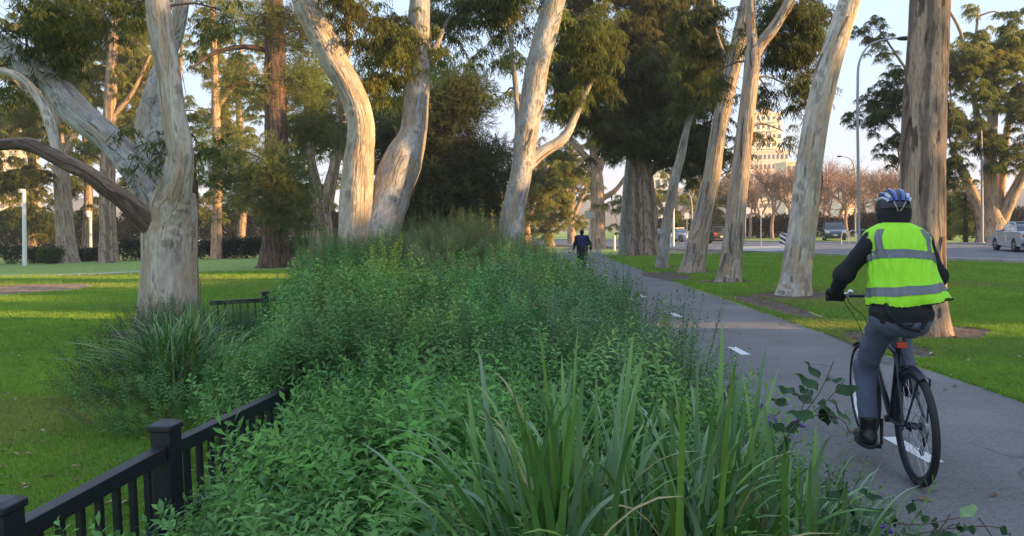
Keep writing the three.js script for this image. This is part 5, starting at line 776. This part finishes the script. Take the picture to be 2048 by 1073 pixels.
    for (let i = 0; i < nu; i++) for (const a of [i, nv * w + i]) idx.push(a, a + 1, N + a, a + 1, N + a + 1, N + a);
    for (let j = 0; j < nv; j++) for (const a of [j * w, j * w + nu]) idx.push(a, a + w, N + a, a + w, N + a + w, N + a);
    const g = new THREE.BufferGeometry(); g.setAttribute('position', new THREE.Float32BufferAttribute(pos, 3)); g.setAttribute('uv', new THREE.Float32BufferAttribute(uv, 2)); g.setIndex(idx); g.computeVertexNormals(); return g;
  };
  const hv = fabric(C(0.36, 0.86, 0.012), 0.65, 0.002); hv.transmission = 0.12; hv.thickness = 0;
  const vest = part('vest', shell(-1.25, Math.PI + 1.25, 0, 1, 130, 60, 0.004), hv, rider); vest.userData.label = 'bright yellow-green vest with grey reflective bands';
  const band = std(C(0.135, 0.15, 0.165), 0.5, 0.1);
  const mid = (d) => (th) => vY(1.335 + d + 0.035 * Math.max(0, Math.sin(th)) - 0.02 * Math.max(0, Math.cos(th))), low = (d) => (th) => vY(1.150 + d - 0.025 * Math.max(0, -Math.cos(th)) - 0.012 * Math.max(0, Math.cos(th)));
  part('reflective_band', shell(-1.2, Math.PI + 1.2, mid(-0.026), mid(0.026), 110, 4, 0.0075), band, vest);
  part('reflective_band', shell(-1.2, Math.PI + 1.2, low(-0.027), low(0.027), 110, 4, 0.0075), band, vest);
  for (const [a, b] of [[0.62, 0.86], [Math.PI - 0.95, Math.PI - 0.66]]) part('reflective_band', shell(a, b, mid(0.026), 0.80, 8, 30, 0.0075), band, vest);
  part('binding', [tube(Array.from({ length: 30 }, (_, i) => vestP(lerp(-1.25, Math.PI + 1.25, i / 29), 0, 0.004)), 0.004, 60, 6)], fabric(C(0.02, 0.03, 0.03)), vest);
  // cross-body bag straps hanging over the coat tail
  part('strap', [tube([V(-0.12, 1.06, -0.14), V(-0.10, 0.99, -0.092), V(-0.02, 0.93, -0.092), V(0.07, 0.905, -0.10)], 0.011, 20, 6), tube([V(0.14, 1.06, -0.16), V(0.12, 0.99, -0.12), V(0.08, 0.92, -0.10)], 0.011, 20, 6)], fabric(C(0.01, 0.01, 0.012)), rider);
  // helmet: dark shell, blue and white ribs, forked pale strap at the back
  const H = new THREE.Group(); H.name = 'helmet'; H.position.set(0, 1.655, -0.465); H.rotation.x = -0.08; H.scale.setScalar(0.95); rider.add(H);
  const dome = new THREE.SphereGeometry(1, 40, 20, 0, TAU, 0, Math.PI * 0.54); dome.scale(0.106, 0.118, 0.138); part('shell', dome, std(C(0.010, 0.013, 0.03), 0.35), H);
  part('liner', new THREE.TorusGeometry(1, 0.09, 8, 40).rotateX(Math.PI / 2).scale(0.099, 0.10, 0.13).translate(0, -0.012, 0), M.black, H);
  const blue = new THREE.MeshPhysicalMaterial({ color: C(0.018, 0.07, 0.32), roughness: 0.25, clearcoat: 0.7 }), pale = new THREE.MeshPhysicalMaterial({ color: C(0.42, 0.46, 0.54), roughness: 0.3, clearcoat: 0.5 });
  const arc = (a, t0, t1) => Array.from({ length: 14 }, (_, i) => { const t = lerp(t0, t1, i / 13), c = Math.cos(t), s = Math.sin(t), x = Math.sin(a) * (0.45 + 0.55 * s); return V(x * 0.110, 0.122 * Math.sqrt(Math.max(0, 1 - x * x)) * s, 0.142 * Math.sqrt(Math.max(0, 1 - x * x)) * c); });
  [-1.2, -0.75, -0.3, 0.3, 0.75, 1.2].forEach((a, i) => part('rib', tube(arc(a, 0.25, Math.PI - 0.25), i % 5 === 0 ? 0.010 : 0.012, 30, 8), Math.abs(a) < 0.9 ? blue : pale, H));
  [[-0.75, 0.9], [0.75, 0.9]].forEach(([a, t]) => part('stripe', tube(arc(a, 0.45, t), 0.0132, 12, 8), pale, H));
  part('helmet_strap', [tube([V(-0.038, 0.028, 0.133), V(-0.022, -0.008, 0.136), V(-0.002, -0.045, 0.122)], 0.0045, 12, 6), tube([V(0.038, 0.028, 0.133), V(0.022, -0.008, 0.136), V(0.002, -0.045, 0.122)], 0.0045, 12, 6)], std(C(0.36, 0.37, 0.33), 0.7), H);
  part('visor', new RoundedBoxGeometry(0.14, 0.008, 0.05, 2, 0.003).translate(0, 0.012, -0.145), M.black, H);
}

// ---------------------------------------------------------------- walker in the dark coat
{
  const f = G(1165, 543), S = 1.55 / 1.75, w = thing('person', 'person in a long dark coat with a blue backpack walking away along the path', 'person', [f.x, 0.004, f.z], -0.06);
  const q = (n) => n * S, B = (a, b, r0, r1) => [...a.map(q), ...b.map(q), r0 * S, r1 * S];
  const hL = [-0.09, 0.92, 0], hR = [0.09, 0.92, 0], kL = [-0.10, 0.49, -0.10], kR = [0.09, 0.49, 0.06], aL = [-0.10, 0.09, 0.10], aR = [0.09, 0.09, -0.10], sL = [-0.20, 1.43, 0], sR = [0.20, 1.43, 0], eL = [-0.31, 1.16, 0.03], eR = [0.33, 1.17, 0.02], wL = [-0.36, 0.92, -0.03], wR = [0.37, 0.93, -0.06];
  const hf = head(0, 0, 0), body = capsules([B(hL, kL, 0.085, 0.055), B(kL, aL, 0.055, 0.035), B(hR, kR, 0.085, 0.055), B(kR, aR, 0.055, 0.035), B([0, 0.95, 0], [0, 1.35, 0], 0.13, 0.14), B(sL, sR, 0.07, 0.07), B([0, 1.42, 0], [0, 1.54, -0.015], 0.06, 0.054), B(sL, eL, 0.05, 0.04), B(eL, wL, 0.04, 0.028), B(sR, eR, 0.05, 0.04), B(eR, wR, 0.04, 0.028), ...[[wL, -1], [wR, 1]].flatMap(([a, s]) => [B(a, [a[0] + s * 0.005, a[1] - 0.07, a[2]], 0.03, 0.034), ...[0, 1, 2, 3].map((k) => B([a[0], a[1] - 0.08, a[2] - 0.028 + k * 0.019], [a[0] - s * 0.01, a[1] - 0.155 + (k === 3 ? 0.015 : 0), a[2] - 0.03 + k * 0.02], 0.0095, 0.0085)), B([a[0], a[1] - 0.04, a[2] - 0.03], [a[0] - s * 0.015, a[1] - 0.10, a[2] - 0.05], 0.012, 0.010)])], 0.03);
  part('body', surfNets((x, y, z) => smin(body(x, y, z), hf(x / S, (y - q(1.63)) / S, (z + 0.02) / S) * S, 0.02), [-0.45, -0.02, -0.3], [0.45, 1.62, 0.3], 0.014), SKIN, w);
  const coat = capsules([B([-0.08, 0.62, 0], [-0.07, 1.30, 0], 0.165, 0.15), B([0.08, 0.62, 0], [0.07, 1.30, 0], 0.165, 0.15), B(sL, sR, 0.095, 0.095), B(sL, eL, 0.078, 0.066), B(eL, wL, 0.066, 0.05), B(sR, eR, 0.078, 0.066), B(eR, wR, 0.066, 0.05), B([0, 1.45, 0], [0, 1.53, 0], 0.08, 0.075)], 0.05);
  part('coat', surfNets((x, y, z) => Math.max(coat(x, y, z) + 0.012 * noise3(x * 9, y * 5, z * 9), q(0.50) - y), [-0.48, 0.40, -0.26], [0.48, 1.48, 0.26], 0.016), fabric(C(0.012, 0.014, 0.026)), w);
  const tr = capsules([B(kL, aL, 0.085, 0.065), B(kR, aR, 0.085, 0.065), B(hL, kL, 0.1, 0.085), B(hR, kR, 0.1, 0.085)], 0.03); part('trousers', surfNets((x, y, z) => Math.max(tr(x, y, z), q(0.10) - y, y - q(0.9)), [-0.25, 0.05, -0.25], [0.25, 0.85, 0.25], 0.016), fabric(C(0.016, 0.018, 0.026)), w);
  for (const a of [aL, aR]) { const sh = capsules([B([a[0], 0.055, a[2] + 0.03], [a[0], 0.045, a[2] - 0.14], 0.05, 0.042)], 0.02); part('shoe', surfNets((x, y, z) => Math.max(sh(x, y, z), 0.002 - y), [q(a[0]) - 0.08, -0.02, q(a[2]) - 0.22], [q(a[0]) + 0.08, 0.14, q(a[2]) + 0.1], 0.012), std(C(0.03, 0.03, 0.032), 0.6), w); }
  part('backpack', [new RoundedBoxGeometry(0.29, 0.40, 0.15, 4, 0.055).translate(0, q(1.25), 0.19), new RoundedBoxGeometry(0.22, 0.17, 0.06, 4, 0.03).translate(0, q(1.14), 0.275)], fabric(C(0.016, 0.024, 0.10)), w);
  part('strap', [-1, 1].map((s) => tube([V(s * 0.10, 1.20, 0.15), V(s * 0.12, 1.345, 0.05), V(s * 0.12, 1.33, -0.09), V(s * 0.13, 1.10, -0.14)], 0.018, 20, 6)), fabric(C(0.014, 0.018, 0.05)), w);
  part('hair', surfNets((x, y, z) => Math.max(ell(x, y, z, 0, q(1.66), 0.0, 0.086, 0.10, 0.10), -(z + 0.06) * 0.8 - (y - 1.5) * 0.3, q(1.585) - y), [-0.12, 1.36, -0.14], [0.12, 1.60, 0.14], 0.010), fabric(C(0.012, 0.010, 0.010)), w);
}

// ---------------------------------------------------------------- cars
function car(label, pos, ry, o = {}) {
  const { L = 4.6, W = 1.8, H = 1.44, hood = 0.30, boot = 0.14, paint = C(0.4, 0.42, 0.44), deck = 0.95, tall = false } = o;
  const t = thing('car', label, 'car', [pos.x, 0.014, pos.z], ry), body = new THREE.MeshPhysicalMaterial({ color: paint, roughness: 0.35, metalness: 0.35, clearcoat: 0.8 }), glass = new THREE.MeshPhysicalMaterial({ color: C(0.02, 0.025, 0.03), roughness: 0.06, clearcoat: 1 });
  const fw = 0.19 * L, rw = 0.80 * L, R = 0.33, y0 = 0.22, s = new THREE.Shape(); // side outline, front at 0
  s.moveTo(0.04, y0 + 0.05); s.lineTo(fw - R - 0.05, y0); s.absarc(fw, 0.33, R + 0.05, Math.PI, 0, true); s.lineTo(rw - R - 0.05, y0); s.absarc(rw, 0.33, R + 0.05, Math.PI, 0, true); s.lineTo(L - 0.05, y0 + 0.06); s.lineTo(L, 0.62); s.lineTo(L - 0.03, deck - 0.05); s.quadraticCurveTo(L - 0.08, deck, L - 0.2, deck + 0.01); s.lineTo(L * hood + 0.25, deck - 0.02); s.quadraticCurveTo(L * 0.12, deck - 0.07, 0.12, deck - 0.26); s.quadraticCurveTo(0, deck - 0.34, 0, 0.5); s.closePath();
  const swing = (g, w) => g.rotateY(-Math.PI / 2).translate(w / 2, 0, -L / 2);
  const g = new THREE.ExtrudeGeometry(s, { depth: W - 0.12, bevelEnabled: true, bevelThickness: 0.06, bevelSize: 0.05, bevelSegments: 3, curveSegments: 10 }); swing(g, W - 0.12); part('body', g, body, t);
  const a = L * hood, b = L * (1 - boot), c = new THREE.Shape(); c.moveTo(a, deck - 0.03); c.quadraticCurveTo(a + 0.45, H - 0.06, a + 0.85, H - 0.02); c.lineTo(tall ? b - 0.15 : b - 0.75, H - 0.03); c.quadraticCurveTo(tall ? b - 0.02 : b - 0.35, H - 0.10, b, deck - 0.03); c.closePath();
  const cg = new THREE.ExtrudeGeometry(c, { depth: W - 0.24, bevelEnabled: true, bevelThickness: 0.03, bevelSize: 0.02, bevelSegments: 2, curveSegments: 10 }); swing(cg, W - 0.24); const taper = (geo) => { const p = geo.attributes.position; for (let i = 0; i < p.count; i++) { const k = clamp((p.getY(i) - deck) / (H - deck), 0, 1); p.setX(i, p.getX(i) * (1 - 0.16 * k)); } geo.computeVertexNormals(); return geo; }; part('window', taper(cg), glass, t);
  const rl = (tall ? b - 0.2 : b - 0.8) - a - 0.75; const roof = new RoundedBoxGeometry(W - 0.44, 0.05, rl + 0.35, 2, 0.024).translate(0, H - 0.005, a + 0.8 + rl / 2 - L / 2); const pil = [];
  for (const sx of [-1, 1]) { const x0 = sx * (W / 2 - 0.10), x1 = sx * (W / 2 - 0.235); pil.push(bar(V(x0, deck - 0.03, a + 0.05 - L / 2), V(x1, H - 0.02, a + 0.83 - L / 2), 0.035, 0.03, 6), bar(V(x0, deck - 0.03, b - 0.08 - L / 2), V(x1, H - 0.03, (tall ? b - 0.15 : b - 0.72) - L / 2), 0.075, 0.045, 6), bar(V(x0, deck - 0.03, (a + b) / 2 + 0.1 - L / 2), V(x1, H - 0.02, (a + b) / 2 + 0.1 - L / 2), 0.03, 0.03, 6)); }
  part('roof', [roof, ...pil], body, t);
  for (const [z, sx] of [[fw, -1], [fw, 1], [rw, -1], [rw, 1]]) { const w = new THREE.Group(); w.name = 'wheel'; w.position.set(sx * (W / 2 - 0.11), 0.325, z - L / 2); t.add(w); part('tyre', new THREE.LatheGeometry([[0.20, -0.1], [0.29, -0.105], [0.322, -0.08], [0.325, 0.08], [0.29, 0.105], [0.20, 0.1]].map((p) => new THREE.Vector2(...p)), 28).rotateZ(Math.PI / 2), M.tyre, w); const sp = [new THREE.CylinderGeometry(0.205, 0.205, 0.02, 24).rotateZ(Math.PI / 2).translate(sx * 0.05, 0, 0)]; for (let k = 0; k < 5; k++) sp.push(bx(0.03, 0.19, 0.05, 0, 0.1, 0).rotateX(k / 5 * TAU).translate(sx * 0.085, 0, 0)); part('rim', sp, M.silver, w); }
  for (const sx of [-1, 1]) { part('headlight', new RoundedBoxGeometry(0.34, 0.15, 0.16, 3, 0.05).translate(sx * (W / 2 - 0.25), deck - 0.30, 0.03 - L / 2), new THREE.MeshPhysicalMaterial({ color: C(0.7, 0.72, 0.75), roughness: 0.1, clearcoat: 1 }), t); part('tail_light', new RoundedBoxGeometry(0.30, 0.16, 0.12, 3, 0.04).translate(sx * (W / 2 - 0.22), deck - 0.17, L / 2 - 0.0), M.red, t); part('mirror', new RoundedBoxGeometry(0.2, 0.12, 0.09, 2, 0.03).translate(sx * (W / 2 + 0.06), deck + 0.06, a + 0.35 - L / 2), body, t); }
  part('number_plate', bx(0.37, 0.12, 0.02, 0, 0.5, -L / 2 - 0.062), M.white, t); part('number_plate', bx(0.37, 0.12, 0.02, 0, 0.62, L / 2 + 0.062), M.white, t);
  part('bumper', [new RoundedBoxGeometry(W - 0.1, 0.16, 0.14, 2, 0.05).translate(0, 0.36, 0.02 - L / 2), new RoundedBoxGeometry(W - 0.1, 0.16, 0.14, 2, 0.05).translate(0, 0.38, L / 2)], M.black, t);
  return t;
}
{ const rw = G(2032, 505), h = -17 * Math.PI / 180, f = V(-Math.sin(h), 0, -Math.cos(h)), l = V(-Math.cos(h), 0, Math.sin(h)); car('silver sedan driving off at the right edge of the view, red tail light showing', rw.clone().addScaledVector(f, 1.35).addScaledVector(l, -0.79), h, { paint: C(0.36, 0.39, 0.43) }); }
car('dark blue four-wheel drive facing this way across the road', P(1668, 470, 72), Math.PI - 0.34, { L: 4.7, W: 1.9, H: 1.76, deck: 1.08, tall: true, boot: 0.03, paint: C(0.035, 0.05, 0.085) });
car('black hatchback seen from behind between two leaning trunks', G(1420, 487), 0.28, { L: 4.2, W: 1.85, H: 1.7, deck: 1.05, tall: true, boot: 0.03, paint: C(0.012, 0.014, 0.02) });
car('white and dark car half hidden by the slim white post, down the road', G(1357, 484), Math.PI + 0.5, { L: 4.4, H: 1.5, paint: C(0.55, 0.57, 0.6) });
car('dark car behind the massive fluted trunk, down the road', G(1312, 486), 0.4, { L: 4.4, H: 1.5, paint: C(0.05, 0.06, 0.07) });

// ---------------------------------------------------------------- lamps, posts, signs
function lamp(label, pts, r, headDir) {
  const w = pts.map(([x, y, d]) => P(x, y, d)); w[0].y = 0; const o = w[0], t = thing('street_lamp', label, 'street lamp', [o.x, 0, o.z]); const l = w.map((p) => V(p.x - o.x, p.y, p.z - o.z));
  part('pole', [ribbonTube(l, [r * 1.15, r, r * 0.9, r * 0.75, r * 0.6, r * 0.5], 10, { step: 0.25, lump: 0 }), new THREE.CylinderGeometry(r * 2, r * 2.2, 0.08, 12).translate(0, 0.04, 0)], M.pole, t);
  const e = l[l.length - 1]; part('lamp_head', surfNets((x, y, z) => ell(x, y, z, e.x + headDir * 0.3, e.y, e.z, 0.42, 0.10, 0.16), [e.x - 0.5, e.y - 0.16, e.z - 0.22], [e.x + 0.9, e.y + 0.16, e.z + 0.22], 0.04), M.frame, t);
}
lamp('tall grey road lamp with a curved arm reaching behind the thick brown trunk', [[1719, 519, 34], [1718, 400, 34], [1716, 180, 34], [1720, 122, 34], [1738, 92, 34], [1765, 80, 34], [1798, 77, 34]], 0.062, 1);
lamp('distant road lamp with a short curved arm right of the cream-grey trunk', [[1711, 472, 88], [1711, 400, 88], [1710, 340, 88], [1706, 324, 88], [1697, 316, 88], [1684, 313, 88]], 0.09, -1);
lamp('slim road lamp in front of the many-stemmed gum across the road', [[1965, 490, 52], [1965, 400, 52], [1964, 300, 52], [1963, 262, 52], [1962, 250, 52], [1960, 244, 52]], 0.08, -1);
lamp('distant lamp with a curved arm between the leaning trunks', [[1384, 486, 70], [1384, 440, 70], [1383, 402, 70], [1379, 390, 70], [1370, 386, 70], [1355, 385, 70]], 0.07, -1);
function post(name, label, cat, px, py, depth, topPy, r, mat, extra) { const o = P(px, py, depth), top = P(px, topPy, depth); const t = thing(name, label, cat, [o.x, 0, o.z]); part('pole', [bar(V(0, 0, 0), V(top.x - o.x, top.y, top.z - o.z), r, r * 0.85, 10), new THREE.SphereGeometry(r * 0.86, 8, 5).translate(top.x - o.x, top.y, top.z - o.z)], mat, t); if (extra) extra(t, top.y); return t; }
const panel = (t, w, h, y, mat, name = 'panel') => part(name, new RoundedBoxGeometry(w, h, 0.03, 2, 0.012).translate(0, y, 0.06), mat, t);
post('post', 'tall white post standing on the lawn edge at the far left', 'post', 47, 500, 50, 382, 0.14, M.white, (t, y) => part('cap', new THREE.CylinderGeometry(0.16, 0.16, 0.25, 12).translate(0, y, 0), M.pole, t));
post('lamp_post', 'short white lamp post between the two hedge trunks at the left', 'lamp post', 180, 505, 62, 432, 0.12, M.white, (t, y) => part('lamp_head', [new THREE.CylinderGeometry(0.24, 0.16, 0.35, 12).translate(0, y + 0.1, 0), new THREE.ConeGeometry(0.3, 0.16, 12).translate(0, y + 0.36, 0)], M.white, t));
post('road_sign', 'small white rectangular road sign in front of dark shrubs', 'sign', 1374, 480, 66, 428, 0.035, M.pole, (t, y) => panel(t, 0.42, 0.5, y - 0.18, M.white));
post('road_sign', 'narrow upright sign on a thin pole left of the striped marker', 'sign', 1522, 500, 52, 418, 0.035, M.pole, (t, y) => panel(t, 0.14, 0.5, y - 0.22, M.white));
post('road_sign', 'thin road pole with a round disc beside the forked gum', 'sign', 1491, 484, 66, 330, 0.05, M.pole, (t) => part('panel', new THREE.CylinderGeometry(0.3, 0.3, 0.03, 24).rotateX(Math.PI / 2).translate(0.2, 2.9, 0.06), M.white, t));
post('pole', 'pale pole beside the slim young gum down the road', 'pole', 1347, 492, 62, 400, 0.10, M.white);
post('park_sign', 'white notice board at the end of the path beside the sunlit gum', 'sign', 1180, 502, 48, 426, 0.04, M.white, (t, y) => panel(t, 0.56, 0.36, y - 0.14, M.white));
post('bollard', 'white bollard with a rounded head at the path end', 'bollard', 1229, 499, 54, 473, 0.10, M.white);
post('bollard', 'white roadside marker post left of the pale pole', 'bollard', 1339, 491, 60, 474, 0.16, M.white);
post('bollard', 'small pale marker post behind the third trunk from the cyclist', 'bollard', 1375, 493, 58, 480, 0.12, M.paint);
{ // striped hazard board
  const o = P(1570, 503, 50), t = thing('hazard_marker', 'black and white diagonally striped hazard board behind the cream-grey trunk', 'sign', [o.x, 0, o.z], -0.35), w = 0.62, y0 = P(1570, 493, 50).y, h = P(1570, 464, 50).y - y0;
  part('panel', bx(w, h, 0.03, 0, y0 + h / 2, 0), M.white, t); const st = [];
  for (let k = 0; k < 4; k++) { const s = new THREE.Shape(), c = -0.22 + k * 0.34, poly = [[-w / 2, c + 0.42], [w / 2, c], [w / 2, c + 0.16], [-w / 2, c + 0.58]].map(([x, y]) => [x, clamp(y, 0.0, h)]); s.moveTo(...poly[0]); poly.slice(1).forEach((p) => s.lineTo(...p)); s.closePath(); const g = new THREE.ExtrudeGeometry(s, { depth: 0.006, bevelEnabled: false }); g.translate(0, y0, 0.0165); part('stripe', g, M.black, t); }
  part('pole', [bar(V(-0.2, 0, -0.03), V(-0.2, y0 + h * 0.8, -0.03), 0.03), bar(V(0.2, 0, -0.03), V(0.2, y0 + h * 0.8, -0.03), 0.03)], M.pole, t); }
[[1692, 'pale hoop-shaped bicycle rack by the dark four-wheel drive'], [1706, 'second pale hoop rack, nearer the lamp pole']].forEach(([px, label], i) => { const o = P(px, 487, 56), t = thing('bicycle_rack', label, 'bicycle rack', [o.x, 0, o.z]); part('hoop', tube([V(-0.32, 0, 0), V(-0.32, 0.6, 0), V(-0.2, 0.95, 0), V(0, 1.05, 0), V(0.2, 0.95, 0), V(0.32, 0.6, 0), V(0.32, 0, 0)], 0.035, 40, 8), M.silver, t); });
{ const o = P(1726, 482, 57), t = thing('litter_bin', 'dark green cylindrical litter bin by the hoop racks', 'bin', [o.x, 0, o.z]); part('bin', [new THREE.CylinderGeometry(0.33, 0.29, 0.95, 20).translate(0, 0.475, 0)], std(C(0.03, 0.045, 0.04), 0.6), t); part('lid', [new THREE.SphereGeometry(0.34, 20, 8, 0, TAU, 0, Math.PI / 2).scale(1, 0.5, 1).translate(0, 0.95, 0)], M.black, t); }

// ---------------------------------------------------------------- buildings far off
const plaster = std(C(0.78, 0.66, 0.50), 0.9), plasterDim = std(C(0.66, 0.54, 0.44), 0.9), winGlass = new THREE.MeshPhysicalMaterial({ color: C(0.10, 0.12, 0.14), roughness: 0.1 });
function block(label, px, depth, wPx, topPy, deep, ry, mat, floors, bays, o = {}) {
  const c = P(px, 460, depth), top = P(px, topPy, depth).y, w = wPx * depth / FPX, base = o.base ?? 0, t = thing(o.name ?? 'apartment_building', label, 'building', [c.x, 0, c.z], ry), fh = (top - base - (o.skip ?? 0)) / floors;
  part('wall', bx(w, top, deep, 0, top / 2, -deep / 2), mat, t); part('roof', [bx(w + 0.5, 0.6, deep + 0.5, 0, top + 0.3, -deep / 2), ...(o.box ? [bx(w * 0.35, 2.6, deep * 0.4, w * 0.1, top + 1.3, -deep / 2)] : [])], mat, t);
  for (let f = 0; f < floors; f++) {
    const y = (o.skip ?? 0) + fh * (f + 0.5), bw = w / bays;
    for (let b = 0; b < bays; b++) { const x = -w / 2 + bw * (b + 0.5), k = (b * 7 + f * 3) % 5; part('window', bx(bw * (k === 0 ? 0.62 : 0.46), fh * 0.46, 0.12, x, y, 0.03), winGlass, t); if (o.balcony && b % 2 === 0) part('balcony', [bx(bw * 0.8, fh * 0.3, 0.08, x, y - fh * 0.3, 1.1), bx(bw * 0.8, 0.2, 1.1, x, y - fh * 0.46, 0.58)], mat, t); }
    if (o.side) for (let b = 0; b < 3; b++) part('window', bx(0.12, fh * 0.46, deep * 0.16, w / 2 + 0.03, y, -deep * (0.2 + b * 0.3)), winGlass, t);
  }
  return t;
}
block('tall cream apartment tower lit by low sun behind the bare trees', 1534, 300, 66, 228, 8, 0.12, plaster, 13, 6, { balcony: true, side: true, box: true });
block('wide pale low-rise block at the foot of the apartment tower', 1540, 270, 80, 304, 8, 0.1, plasterDim, 8, 9, {});
block('small pale block right of the tower base', 1590, 250, 34, 326, 8, 0.1, plaster, 6, 3, {});
block('pale two-storey building beyond the street trees, seen between the trunks', 1325, 150, 60, 352, 12, 0.1, std(C(0.60, 0.60, 0.60), 0.9), 4, 4, {});
block('far cream houses on the rise behind the bare trees', 1700, 420, 44, 352, 12, 0.3, plaster, 3, 6, { skip: 20 });
block('low pale building behind the bare trees right of the road lamp', 1775, 400, 50, 356, 12, 0.2, plasterDim, 3, 6, { skip: 20 });
block('hazy apartment block glimpsed through leaves at the far left', 40, 260, 70, 215, 14, 0.5, std(C(0.55, 0.42, 0.33), 0.9), 12, 5, { balcony: true });
{ const pos = [], idx = [], n = 90; for (let i = 0; i <= n; i++) { const a = lerp(-1.0, 1.0, i / n), x = Math.sin(a) * 760, z = -Math.cos(a) * 760, h = 30 + 14 * noise3(i * 0.11, 2, 7) + 8 * noise3(i * 0.45, 5, 1) + 3 * noise3(i * 1.7, 5, 1); pos.push(x, -2, z, x, h * 0.55, z - 6, x * 1.06, h, z * 1.06, x * 1.25, -2, z * 1.25); if (i) for (let k = 0; k < 3; k++) { const q = (i - 1) * 4 + k; idx.push(q, q + 4, q + 1, q + 1, q + 4, q + 5); } } const g = new THREE.BufferGeometry(); g.setAttribute('position', new THREE.Float32BufferAttribute(pos, 3)); g.setIndex(idx); g.computeVertexNormals(); const m = part('hills', g, std(C(0.10, 0.10, 0.085), 1), scene); m.userData.kind = 'structure'; }

// ---------------------------------------------------------------- unseen trees added right of the road, beyond the view, to shade path and lawn
function shadeTree(x, z, h, R, low, n, seed, label) {
  const r = rng(seed), t = thing('added_shade_tree', label, 'tree', [x, 0, z], 0, 'unseen trees added on the right for their shade'), list = [];
  part('trunk', [ribbonTube([V(0, -0.1, 0), V(0.2, h * 0.3, 0.1), V(0, h * 0.62, 0)], [0.42, 0.32, 0.16], 10, { lump: 0.06, seed }), ...[0, 1, 2, 3].map((k) => ribbonTube([V(0.15, h * 0.28, 0.1), V(Math.cos(k * 1.6) * R * 0.4, h * 0.5, Math.sin(k * 1.6) * R * 0.4), V(Math.cos(k * 1.6) * R * 0.75, h * 0.72, Math.sin(k * 1.6) * R * 0.75)], [0.2, 0.12, 0.05], 8, { lump: 0.05, seed: k }))], M.brown, t);
  const sx = Math.cos(SUN_AZ - Math.PI / 2), sz = Math.sin(SUN_AZ - Math.PI / 2);                 // gap cut through the added crowns to shape one streak of sun
  for (let i = 0; i < n; i++) { const a = r() * TAU, u = r() * 2 - 1, k = Math.cbrt(0.25 + 0.75 * r()), s = Math.sqrt(1 - u * u), p = V(Math.cos(a) * s * R * k, (low + h) / 2 + u * k * (h - low) / 2, Math.sin(a) * s * R * k); const wx = x + p.x, wz = z + p.z, across = (wx - 4) * -sz + (wz + 11.5) * sx; if (Math.abs(across) < 1.5 && p.y > 6.8 && p.y < 14.6) continue; const f = 0.7 + 0.6 * r(); list.push([p, [r() - 0.5, r() * TAU, r() - 0.5], 1.9 + r(), C(0.05 * f, 0.075 * f, 0.035 * f)]); }
  inst('crown', LEAF.broadFar, leafMat, list, t, 'stuff');
}
for (let i = 0; i < 12; i++) { const z = 46 - i * 7.2; shadeTree(49 + 3 * noise3(i, 1, 2), z, (i < 7 ? 16.2 : [13.6, 11, 16.5, 20, 19.5][i - 7]) + 1.2 * noise3(i * 1.3, 4, 4), 5.6, 1.2, i > 8 ? 520 : 340, 500 + i, 'unseen broad evergreen tree added beyond the road for its shade'); }

// ---------------------------------------------------------------- lawns
scatterGrass('short green lawn grass to the left of the planted bed', 90000, 1, (x, z) => x < bedL(-z) - 0.1 && !soilAt(x, z) && ((x - sandSpot.x) / 3.2) ** 2 + ((z - sandSpot.z) / 3.1) ** 2 > 1, 2.9, 34, (d) => -0.74 * d - 1.2, (d) => bedL(d));
scatterGrass('short green grass between the path and the road', 70000, 2, (x, z) => x > pathX(-z) + PATH_HALF + 0.02 && roadAt(x, z) < -0.5 && !soilAt(x, z), 5, 42, (d) => pathX(d) + PATH_HALF, (d) => 0.74 * d + 1.5);
{ // fallen leaves on the grass, the soil and along the path
  const r = rng(404), list = [], pale = [];
  for (let i = 0; i < 1800; i++) { const d = 4 * Math.pow(11, r()), x = lerp(-0.7 * d, 0.72 * d, r()); if (x > bedL(d) - 0.2 && x < bedR(d) + 0.2) continue; const onPath = Math.abs(x - pathX(d)) < PATH_HALF; if (onPath && Math.abs(x - pathX(d)) < 1.4 && r() < 0.97) continue; const c = [[0.20, 0.11, 0.05], [0.28, 0.2, 0.10], [0.14, 0.07, 0.04], [0.36, 0.32, 0.24]][Math.floor(r() * 4)]; list.push([V(x, onPath ? 0.012 : 0.03, -d), [(r() - 0.5) * 0.6, r() * TAU, (r() - 0.5) * 0.6], 1.2 + 1.2 * r(), C(...c)]); }
  for (let i = 0; i < 500; i++) { const s = soilSpots[i % soilSpots.length], a = r() * TAU, k = Math.sqrt(r()) * 1.1; list.push([V(s[0] + Math.cos(a) * s[2] * k, 0.022, s[1] + Math.sin(a) * s[3] * k), [(r() - 0.5) * 0.6, r() * TAU, (r() - 0.5) * 0.6], 1.2 + 1.3 * r(), C(0.2 * (0.6 + r()), 0.12, 0.07)]); }
  const m = inst('fallen_leaves', SPRIG_LEAF, std(C(1, 1, 1), 0.85), list, null, 'stuff'); m.userData.label = 'scattered dry leaves on the grass and bare soil';
}

// thin evening haze
scene.fog = new THREE.FogExp2(new THREE.Color().setRGB(0.80, 0.78, 0.76), 0.0006);
renderer.render(scene, camera);
